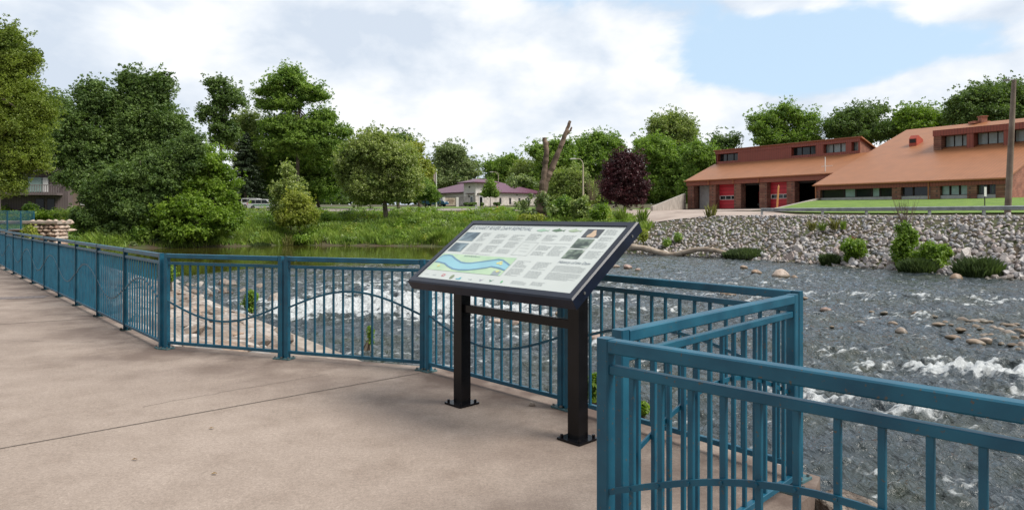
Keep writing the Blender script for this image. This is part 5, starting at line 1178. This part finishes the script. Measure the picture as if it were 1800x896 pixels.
tree('bright large leaved shrub hanging over the far water edge', 340, 74, [(300, 378, 36, 26), (345, 368, 42, 26), (388, 390, 32, 26), (330, 405, 52, 18), (265, 395, 20, 16)], 'bright', .25, 70, .75, .95, .15, name='shrub', cat='shrub')
tree('slim airy grey green tree rising behind the spruce', 388, 104, [(392, 160, 30, 24), (372, 150, 12, 12), (415, 178, 22, 16), (362, 200, 20, 20), (385, 195, 25, 25), (395, 235, 30, 30)], 'dark', .26, 75, .9, .6, .3)
tree('brownish green feathery tree right of the slim airy tree', 440, 123, [(432, 210, 26, 22), (448, 225, 20, 20), (425, 245, 38, 26), (440, 280, 35, 30)], 'pale', .24, 80, 1.0, .85, .3)
tree('tall tree with tiered crown, highest one between the spruce and the round maple', 522, 119, [(508, 145, 40, 22), (478, 160, 30, 16), (548, 165, 32, 20), (465, 185, 22, 14), (505, 182, 34, 16), (570, 205, 25, 16), (600, 232, 24, 12), (548, 225, 30, 20), (480, 225, 28, 18), (575, 258, 40, 24), (510, 118+12, 20, 14), (535, 250, 46, 24), (498, 218, 40, 20), (480, 255, 30, 22), (560, 225, 34, 18)], 'mid', .24, 110, 1.0, .95, .38, flat=.55, limbs=26)
tree('dense tree filling in below and behind the tall tiered tree', 560, 126, [(550, 290, 50, 36), (500, 300, 40, 40), (590, 300, 36, 34), (470, 320, 36, 34), (545, 330, 55, 24), (520, 265, 40, 24), (600, 270, 26, 26), (478, 275, 30, 24)], 'mid', .26, 120, 1.15, 1.0)
tree('round silvery maple with a single dark trunk on the left bank', 679, 88, [(655, 270, 52, 40), (690, 285, 48, 44), (622, 295, 38, 42), (640, 335, 42, 26), (712, 318, 34, 36), (670, 320, 46, 34), (660, 255, 36, 24)], 'silver', .20, 170, .95, 1.25, .33)
tree('yellow green tree peeping out right of the round maple', 738, 112, [(728, 272, 20, 22), (738, 300, 24, 28), (722, 320, 25, 25)], 'yellow', .25, 110, 1.0)
tree('dark tree whose top shows behind the round maple', 700, 118, [(700, 255, 34, 22), (680, 280, 45, 40)], 'dark', .28, 100, 1.2)
tree('small round dark green street tree left of the pickup', 748, 103, [(745, 334, 22, 18), (762, 344, 14, 11), (732, 345, 14, 10)], 'mid', .17, 120, .6, 1.2, .09)
tree('silvery young tree above the grassy bank, front left of the tall tiered tree', 512, 85, [(508, 305, 14, 22), (500, 335, 24, 26), (525, 340, 20, 22), (505, 362, 30, 22)], 'silver', .20, 90, .7, .85, .12)
tree('yellowish bushy young tree in front of the silvery one', 528, 82, [(522, 355, 22, 20), (530, 380, 30, 20), (505, 385, 25, 16)], 'yellow', .18, 90, .7, 1.0, .1)
# behind the pale building
tree('big rounded grey green tree behind the purple roof', 800, 205, [(795, 278, 34, 28), (815, 298, 30, 22), (775, 300, 26, 22), (795, 318, 42, 16)], 'grey', .42, 130, 1.9, 1.2, .5)
for lab, b, D, lobes, kd in [
 ('low dark tree left of the willow like tree, above the purple roof', 885, 190, [(870, 298, 20, 18), (897, 292, 24, 20), (880, 318, 30, 16)], 'mid'),
 ('willow like pale tree just left of the dead trunk', 928, 172, [(928, 302, 26, 24), (918, 328, 30, 20), (945, 325, 22, 24)], 'pale'),
 ('green tree rising behind the dead trunk', 968, 165, [(955, 268, 26, 18), (985, 262, 24, 20), (975, 290, 34, 32), (960, 330, 32, 26)], 'mid'),
 ('full green tree between the street lamp and the purple tree', 1052, 178, [(1030, 258, 20, 16), (1062, 258, 34, 24), (1045, 292, 44, 36), (1070, 320, 38, 30)], 'mid'),
 ('shrubby green tree at the foot of the street lamp', 1005, 124, [(1000, 320, 34, 30), (1025, 342, 28, 22), (985, 350, 30, 16)], 'pale'),
 ('airy pale green tree, tallest of those left of the station', 1182, 192, [(1175, 222, 36, 22), (1200, 235, 26, 20), (1160, 232, 24, 18), (1188, 255, 40, 22)], 'pale'),
 ('wide bright green tree behind the purple tree', 1165, 160, [(1145, 268, 38, 28), (1175, 300, 42, 42), (1150, 330, 40, 28), (1205, 290, 26, 36)], 'mid'),
 ('dense green tree nearest the left end of the station', 1240, 152, [(1232, 275, 28, 30), (1245, 318, 30, 36), (1215, 325, 28, 28), (1262, 300, 20, 30)], 'mid'),
 ('small twin topped dark tree above the station corner', 1275, 176, [(1263, 250, 11, 12), (1287, 248, 11, 12), (1272, 280, 26, 26)], 'dark'),
 ('rounded leafy tree behind the garage roof, with gaps of sky', 1380, 172, [(1342, 220, 26, 26), (1378, 208, 28, 24), (1412, 215, 26, 26), (1365, 245, 40, 20), (1410, 245, 34, 18)], 'mid'),
 ('flat topped dark tree behind the middle of the station', 1500, 168, [(1475, 218, 30, 20), (1512, 202, 30, 13), (1545, 196, 12, 10), (1500, 232, 44, 22), (1545, 230, 34, 18)], 'dark'),
 ('brighter green tree between the two dark ones behind the station', 1612, 166, [(1612, 203, 34, 14), (1585, 222, 30, 14), (1640, 212, 28, 16), (1610, 225, 44, 14)], 'bright'),
 ('huge dark tree behind the utility pole', 1745, 152, [(1695, 192, 34, 26), (1738, 170, 40, 24), (1790, 172, 40, 30), (1725, 205, 56, 22), (1790, 210, 50, 26), (1840, 190, 50, 40)], 'dark')]:
    tree(lab, b, D, [(a, b, rx*1.12, ry*1.12) for a, b, rx, ry in lobes], kd, .36 if D > 140 else .26, 110, 1.6 if D > 140 else 1.1, 1.1 if 'gaps' not in lab else .75, .4)
tree('deep purple leaved tree on the lawn left of the station', 1098, 113, [(1096, 283, 22, 18), (1112, 292, 20, 20), (1078, 305, 20, 26), (1118, 318, 22, 30), (1086, 335, 30, 24), (1112, 345, 26, 16), (1098, 312, 34, 34), (1130, 335, 10, 16), (1066, 330, 10, 18)], 'purple', .21, 150, .95, 1.4, .22)
tree('thin staked sapling before the pale building', 862, 100, [(862, 330, 11, 9), (855, 340, 9, 7), (869, 340, 9, 7), (862, 322, 7, 6)], 'mid', .15, 70, .4, 1.1, .05, name='sapling', limbs=6)

def spruce(label, px, D, pyt, pyb, hw):
    seed[0] += 1; rng = np.random.default_rng(seed[0]); x = Xp(px, D); z0 = h1(x, D); zt = EYE-D*(pyt-CY)/F; zb_ = EYE-D*(pyb-CY)/F
    r = empty('spruce_tree', (x, D, z0), 0, label, 'tree'); C_ = []; Rr = []; mb = MB(); mb.tube([(0, 0, 0), (0, 0, zt-z0)], [.3, .03], 8)
    n = 22
    for i in range(n):
        f = i/(n-1); z = zb_+(zt-zb_)*f-z0; L_ = hw*D/F*(1-f)**.8*rng.uniform(.8, 1.1)+.2
        for k in range(9):
            a = rng.uniform(0, 6.28)
            for s in np.linspace(.25, 1, 5): C_.append((math.cos(a)*L_*s, math.sin(a)*L_*s, z-.25*L_*s*s+.12*L_*s)); Rr.append(.42*(1.15-.4*s))
            if k < 4: mb.tube([(0, 0, z), (math.cos(a)*L_, math.sin(a)*L_, z-.13*L_)], [.05, .015], 5)
    quads('crown', leafquads(np.array(C_), np.array(Rr), 34, .15, rng, .5, droop=.6), GRN['spruce'], r); mb.build('trunk', BARK, r)
spruce('dark spruce with drooping tiers left of the tall tiered tree', 432, 118, 235, 352, 44)
spruce('narrow dark spruce top behind the yellow green tree', 736, 150, 252, 350, 20)

# dead pollarded tree
def deadtree():
    D = 82; x = Xp(952, D); z = h1(x, D)-.2; r = empty('dead_tree', (x, D, z), 0, 'bare pollarded dead tree with two sawn stems', 'tree')
    def l(px, py, dy=0): p_ = at(px, py, D); return (p_.x-x, dy, p_.z-z)
    rr_ = random.Random(2)
    def stem(m, pts, rad):
        P_ = []; Rd = []
        for (a, b), (c_, d_), r0, r1 in zip(pts[:-1], pts[1:], rad[:-1], rad[1:]):
            for i in range(5): f = i/5; P_.append(l(a+(c_-a)*f+rr_.uniform(-.7, .7), b+(d_-b)*f, rr_.uniform(-.05, .05))); Rd.append((r0+(r1-r0)*f)*rr_.uniform(.9, 1.12))
        P_.append(l(*pts[-1])); Rd.append(rad[-1]); m.tube(P_, Rd, 14)
    t = quick('trunk', lambda m: stem(m, [(951, 392), (951, 365), (953, 340), (957, 318)], [.85, .66, .56, .50]), BARK2, r, False)
    t2 = quick('stem', lambda m: stem(m, [(956, 325), (958, 295), (961, 265), (957, 242)], [.42, .34, .30, .26]), BARK2, t)
    t3 = quick('stem', lambda m: stem(m, [(958, 322), (970, 296), (984, 262), (994, 235), (1002, 213)], [.42, .36, .30, .25, .17]), BARK2, t)
    for sp_, sr_ in (([(992, 240), (1003, 229), (1005, 224)], [.17, .13, .10]), ([(959, 262), (965, 250)], [.16, .09]), ([(960, 300), (952, 284)], [.13, .07])): quick('stub', lambda m: stem(m, sp_, sr_), BARK2, t)
    seed[0] += 1; rng = np.random.default_rng(9); C_ = []; 
    for i in range(46): C_.append((rng.normal()*.9+(.3 if i % 2 else -1.5)*(i % 3 == 0), rng.normal()*.8, rng.uniform(.3, 3.6)))
    for i in range(20): f = rng.random(); C_.append((-.6-3.4*f, rng.normal()*.5, 4.4+1.2*math.sin(f*3)+rng.normal()*.3))
    quads('regrowth', leafquads(np.array(C_), np.full(len(C_), .55), 80, .15, rng), GRN['grey'], r)
deadtree()

def bush(label, px, py, rx, ry, D, kind='mid', leaf=.13, per=90, cr=.45, dens=1.0, name='bush', cat='bush', grp=None, water=False, base_z=None):
    seed[0] += 1; rng = np.random.default_rng(seed[0]); c = np.array(at(px, py, D)); ax = rx*D/F; az = ry*D/F
    bz = base_z if base_z is not None else max(h1(c[0], D), -2.05)
    n = max(4, int(4*math.pi*ax*max(az, .3)*dens/(cr*cr*2.0))); d = rng.normal(size=(n, 3)); d /= np.linalg.norm(d, axis=1, keepdims=True)
    C_ = c+d*(.35+.65*rng.random(n)**.6)[:, None]*np.array((max(ax-cr*.5, ax*.4), max(ax-cr*.5, ax*.4)*.8, max(az-cr*.4, az*.4)))
    C_[:, 2] = np.maximum(C_[:, 2], bz+.1); off = np.array((c[0], D, bz)); Rr = cr*rng.uniform(.5, 1.2, n)
    r = empty(name, tuple(off), 0, label, cat, grp)
    quads('foliage', leafquads(C_-off, Rr, per, leaf, rng, .9), GRN[kind], r)
    mb = MB()
    for j in rng.choice(n, min(n, 9), replace=False):
        e = C_[j]-off; mb.tube([(rng.normal()*.08, rng.normal()*.08, -.05), (e[0]*.4, e[1]*.4, e[2]*.6), tuple(e)], [.03, .022, .008], 5)
    mb.build('stem', BARK, r); return r
def reeds(label, px, py_base, rx, h, D, mat, n=900, w=.03, name='grass_tuft', lean=.35, grp=None, bz=None):
    seed[0] += 1; rng = np.random.default_rng(seed[0]); x = Xp(px, D); ax = rx*D/F; z = EYE-D*(py_base-CY)/F if bz is None else bz
    a = rng.uniform(0, 6.28, n); q = np.sqrt(rng.random(n)); X = np.cos(a)*q*ax; Y = np.sin(a)*q*ax*.7
    hh = h*(1-.55*q**2)*rng.uniform(.6, 1.1, n); lx = rng.normal(size=n)*lean*hh+X/ax*hh*.3; ly = rng.normal(size=n)*lean*hh
    t = rng.uniform(0, 3.14, n); wx = np.cos(t)*w; wy = np.sin(t)*w; Z0 = np.zeros(n)-.05
    V = np.stack([np.stack([X-wx, Y-wy, Z0], 1), np.stack([X+wx, Y+wy, Z0], 1), np.stack([X+lx*.45+wx*.7, Y+ly*.45+wy*.7, hh*.65], 1), np.stack([X+lx, Y+ly, hh], 1)], 1).reshape(-1, 3)
    o = quads(name, V, mat); o.location = (x, D, z); return tag(o, label, 'grass tuft', grp)
for a in [('bush below the silvery young tree, on the grassy slope', 490, 385, 26, 16, 90, 'mid'), ('bush right of the yellowish young tree', 562, 382, 24, 14, 91, 'mid'), ('small bush between the round maple and the young trees', 612, 380, 20, 12, 93, 'dark'),
          ('dark bush left of the maple trunk', 640, 393, 20, 11, 87, 'dark'), ('rounded bush right of the maple trunk', 715, 386, 20, 10, 92, 'mid'), ('acid green small bush at the maple foot', 703, 401, 14, 9, 84, 'bright'),
          ('bright broad leaved bush at the water line', 532, 422, 17, 9, 79.3, 'bright'), ('shrub mass left of the white cars', 420, 398, 26, 16, 84, 'mid'), ('long low bush behind the sign top left corner', 790, 388, 36, 12, 91, 'mid'),
          ('low bush above the middle of the sign', 862, 386, 32, 10, 87, 'grey'), ('lime coloured bush above the sign, left of the stump', 920, 384, 13, 8, 80, 'yellow'), ('lime coloured bush above the sign, at the stump foot', 945, 385, 13, 9, 79, 'yellow'),
          ('tall leafy bush right of the dead tree foot', 988, 366, 24, 26, 82, 'mid'), ('pale feathery bush right of the tall leafy one', 1022, 366, 22, 26, 79, 'pale'), ('vivid green bush at the start of the riprap', 1054, 376, 22, 18, 75, 'bright'),
          ('dark bush on the far bank left end by the pier', 150, 385, 34, 24, 74, 'dark'), ('low bush in front of the balcony house', 75, 378, 28, 10, 78, 'bright'), ('round bush under the balcony post', 55, 367, 14, 9, 80, 'mid'), ('dark shrub leaning over the left water edge', 205, 405, 40, 18, 74, 'dark'),
          ('tangle of shrub beside the bright large leaved one', 255, 410, 30, 16, 73.5, 'mid')]:
    bush(a[0], *a[1:6], kind=a[6], leaf=.15, cr=.6)
for a in [('largest bright bush growing from the right riprap', 1590, 432, 24, 44, 43.5, 'bright'), ('broad lower bush right of the largest riprap bush', 1642, 452, 32, 30, 42, 'bright'), ('bush at the right water edge below the rusty plate', 1500, 440, 24, 21, 47, 'bright'),
          ('slender yellow green plant at the driftwood root', 1131, 415, 7, 14, 62, 'yellow'), ('small bush on the riprap above the driftwood, left', 1172, 426, 8, 7, 61, 'mid'), ('small bush on the riprap above the driftwood, right', 1190, 419, 8, 9, 61, 'mid')]:
    bush(a[0], *a[1:6], kind=a[6], leaf=.085, cr=.38, per=90, dens=1.3)
bush('leafy water plant among the pale boulders seen through the railing', 440, 527, 13, 20, 24.5, 'bright', .05, 80, .16, base_z=-2.0)
bush('leafy weed at the upstream end of the paving, by the railing bend', 300, 480, 10, 20, 24, 'bright', .05, 70, .18, .8, base_z=-1.5)
bush('nettle like weed growing below the walkway beside the right sign post', 1046, 682, 13, 26, 5.75, 'bright', .028, 60, .055, 1.0, base_z=-.5)
bush('small trailing weed below the outer railing panel', 1125, 716, 16, 6, 5.1, 'bright', .02, 40, .04, .8, base_z=-.5)
bush('little upright weed at the kerb end, seen between pickets', 651, 590, 4, 20, 12.9, 'bright', .03, 40, .07, .8, base_z=-1.0)
bush('dry brownish plant hanging by the stone pier', 52, 415, 18, 20, 38.0, 'yellow', .07, 60, .22, .8, base_z=.2)
GRS = leaf_mat('tall grass', (0.085, 0.145, 0.020), (0.280, 0.370, 0.070), .3)
GRD = leaf_mat('dark water grass', (0.030, 0.055, 0.020), (0.115, 0.160, 0.060), .25)
GRY = leaf_mat('straw tinged grass', (0.11, 0.12, 0.03), (0.30, 0.28, 0.11), .25)
for a in [('dark grass tuft between the two big riprap bushes at the water', 1612, 480, 30, .95, 41.6, GRD), ('biggest dark grass tuft at the right water edge', 1722, 487, 38, 1.2, 38.9, GRD), ('small dark grass tuft left of the rusty plate bush', 1458, 465, 14, .8, 47.6, GRD),
          ('long dark grass tuft behind the driftwood limb', 1312, 452, 40, .8, 54.5, GRD), ('grey green grass mound at the left water edge', 455, 434, 20, .6, 78, GRD), ('straw coloured grass fan at the far left bank', 506, 430, 9, 1.3, 78.5, GRY),
          ('pale grass fan at the far bank near the sign', 772, 428, 12, 1.6, 77, GRS), ('second pale grass fan at the far bank left of the sign', 737, 426, 10, 1.5, 78, GRS),
          ('yellow weed stalks on top of the riprap before the garage', 1249, 381, 8, 1.5, 66, GRY), ('tuft of weeds on top of the riprap by the first white stones', 1128, 388, 7, 1.6, 70, GRS), ('thin weeds at riprap top nearest the lime bushes', 1092, 385, 8, 1.5, 73, GRS),
          ('weed on the upper riprap, left of a row of four', 1427, 404, 5, .9, 54, GRY), ('weed on the upper riprap, second of the row of four', 1446, 404, 4, .8, 53.5, GRS), ('weed on the upper riprap, third and tallest of the row of four', 1466, 402, 5, 1.0, 53, GRY), ('weed on the upper riprap, right of the row of four', 1482, 402, 4, .8, 52.5, GRS)]:
    reeds(*a, n=5000 if a[-1] is GRD else 700 if a[3] > 10 else 90, w=.018 if a[-1] is GRD else .03, lean=.22)
# bare brush of dry twigs above the largest riprap bush
def twigs(label, px, pyb, D, h, sp, n, mat):
    x = Xp(px, D); z = EYE-D*(pyb-CY)/F; r_ = random.Random(int(px)); mb = MB()
    for i in range(n):
        a = r_.uniform(-sp, sp); b = r_.uniform(-.3, .3); hh = h*r_.uniform(.6, 1); mb.tube([(a*.2, b*.2, 0), (a*.6, b*.7, hh*.5), (a, b, hh)], [.02, .012, .004], 4)
        mb.tube([(a*.6, b*.7, hh*.5), (a*.6+r_.uniform(-.3, .3), b, hh*.85)], [.01, .003], 4)
    o = mb.build('dry_twigs', mat); o.location = (x, D, z); tag(o, label, 'twigs')
twigs('spray of bare grey twigs above the largest riprap bush', 1592, 400, 46, 2.4, 1.0, 26, BARK2)
twigs('bare branchy shrub behind the street lamp pole', 1040, 352, 100, 4.0, 2.4, 30, BARK2)
def plate():
    c = at(1496, 424, 49); mb = MB(); mb.box((0, 0, 0), (.42, .06, .45)); o = mb.build('rusty_plate', noise_mat('rust', (.22, .06, .03), (.34, .12, .06), 8, .9)); o.location = c+Vector((0, -.3, .1)); o.rotation_euler = (.2, .3, .2)
    tag(o, 'small rust red metal plate lying on the riprap above a bush', 'plate')
plate()
def limb():
    r = None; Dl = lambda px: np.interp(px, [1100, 1345], [61.5, 53.0])
    def P_(px, py, k=0): return at(px, py, float(Dl(px))+k)
    DW = noise_mat('bleached driftwood', (.30, .23, .17), (.48, .40, .32), 2, .9, .6, 12)
    b = P_(1110, 437); r = empty('driftwood_limb', tuple(b), 0, 'long bleached fallen limb lying along the right water edge', 'log')
    def sm(pts, rad, m):
        pts = [Vector(P_(*p_))-b for p_ in pts]; Q = []; Rd = []
        for i in range(len(pts)-1):
            for k in range(4):
                f = k/4; p0 = pts[max(i-1, 0)]; p1 = pts[i]; p2 = pts[i+1]; p3 = pts[min(i+2, len(pts)-1)]
                Q.append(.5*((2*p1)+(p2-p0)*f+(2*p0-5*p1+4*p2-p3)*f*f+(3*p1-p0-3*p2+p3)*f**3)); Rd.append((rad[i]+(rad[i+1]-rad[i])*f)*rnd.uniform(.92, 1.1))
        Q.append(pts[-1]); Rd.append(rad[-1]); m.tube(Q, Rd, 10)
    quick('stem', lambda m: sm([(1108, 434), (1135, 437), (1160, 444), (1182, 448), (1205, 443), (1232, 438), (1262, 441), (1284, 449), (1305, 455), (1325, 456), (1346, 460)], [.28, .27, .26, .25, .23, .21, .20, .17, .13, .10, .05], m), DW, r, True)
    quick('side_branch', lambda m: sm([(1228, 439), (1244, 436), (1254, 430)], [.16, .11, .05], m), DW, r, True)
    quick('side_branch', lambda m: sm([(1290, 450), (1303, 448), (1308, 440)], [.13, .09, .04], m), DW, r, True)
limb()

# tall grass and weeds covering the left bank, and shorter turf beyond
def blades(name, n, xr, yr, keep, hfun, w, mat, seed_, zf=hz):
    rng = np.random.default_rng(seed_); X = rng.uniform(*xr, n); Y = rng.uniform(*yr, n); k = keep(X, Y, rng); X = X[k]; Y = Y[k]; Z = zf(X, Y); n = len(X)
    h = hfun(X, Y)*rng.uniform(.55, 1.15, n); t = rng.uniform(0, 3.14, n); wx = np.cos(t)*w*(.6+.8*rng.random(n)); wy = np.sin(t)*w; lx = rng.normal(size=n)*.3*h; ly = rng.normal(size=n)*.3*h
    V = np.stack([np.stack([X-wx, Y-wy, Z-.03], 1), np.stack([X+wx, Y+wy, Z-.03], 1), np.stack([X+lx*.5+wx*.6, Y+ly*.5+wy*.6, Z+h*.6], 1), np.stack([X+lx, Y+ly, Z+h], 1)], 1).reshape(-1, 3)
    return tag(quads(name, V, mat), kind='stuff')
def kl(X, Y, rng):
    d, w = bank_d(X, Y); return (d > .75+.7*perlin(X*.4, Y*.4, 6)) & (d < 27) & (w < .55) & (Y < 104) & (perlin(X*.3, Y*.3, 8) > -.65)
HB = lambda X, Y: (.38+.75*np.clip(perlin(X*.22, Y*.22, 2)+.45, 0, 1))*np.interp(bank_d(X, Y)[0], [0, 3, 14, 20, 27], [.8, 1.1, .9, .45, .2])
blades('bank_grass', 210000, (-75, 14), (64, 104), kl, HB, .055, GRS, 3)
def kd_(X, Y, rng):
    d, w = bank_d(X, Y); return (d > .8) & (d < 24) & (w < .5) & (Y < 102) & (perlin(X*.16, Y*.22, 17) > .08)
blades('bank_weeds', 90000, (-75, 12), (64, 102), kd_, lambda X, Y: HB(X, Y)*1.05, .075, GRN['mid'], 4)
def kp(X, Y, rng): d, w = bank_d(X, Y); return (d > .3) & (d < 5) & (w < .6) & (perlin(X*.5, Y*.5, 27) > .25)
blades('bank_straw', 20000, (-60, 12), (64, 90), kp, lambda X, Y: .6+0*X, .05, GRY, 6)
def cover(name, n, mat, thr, sd, leaf=.13):
    rng = np.random.default_rng(sd); X = rng.uniform(-72, 13, n*6); Y = rng.uniform(64, 101, n*6); d, w = bank_d(X, Y)
    k = (d > 1.3) & (d < 24) & (w < .6) & (perlin(X*.17+sd, Y*.25, sd) > thr); X = X[k][:n]; Y = Y[k][:n]; Rr = rng.uniform(.3, .75, len(X)); Z = hz(X, Y)+Rr*rng.uniform(.3, .9, len(X))
    tag(quads(name, leafquads(np.stack([X, Y, Z], 1), Rr, 60, leaf, rng, .9), mat), kind='stuff')
cover('bank_cover', 900, GRN['bright'], .22, 11); cover('bank_cover', 1100, GRN['mid'], .12, 12); cover('bank_cover', 500, GRN['yellow'], .28, 13, .10); cover('bank_cover', 500, GRN['grey'], .25, 14)
# distant woods closing the horizon
def woods():
    rng = np.random.default_rng(77); C_ = []; Rr = []
    for i in range(3000):
        px = rng.uniform(-400, 2300); D = rng.uniform(235, 275); x = Xp(px, D); top = EYE+D*(58+14*math.sin(px*.011)+9*math.sin(px*.037))/F
        z0 = h1(x, D); C_.append((x, D, rng.uniform(z0+1, max(z0+3, top)))); Rr.append(rng.uniform(2, 3.6))
    tag(quads('distant_woods', leafquads(np.array(C_), np.array(Rr), 40, .85, rng), GRN['dark']), kind='stuff')
woods()
# clipped hedges by the pale building
for px, D, rx, lab in ((827, 138.5, 13, 'low clipped hedge under the left face of the pale building corner'), (873, 141.5, 6, 'short clipped hedge right of the corner entrance'), (848, 138.2, 3, 'tiny clipped hedge at the entrance corner')):
    bush(lab, px, 358.5, rx, 2.6, D, 'dark', .12, 110, .3, 1.4, 'hedge', 'hedge')
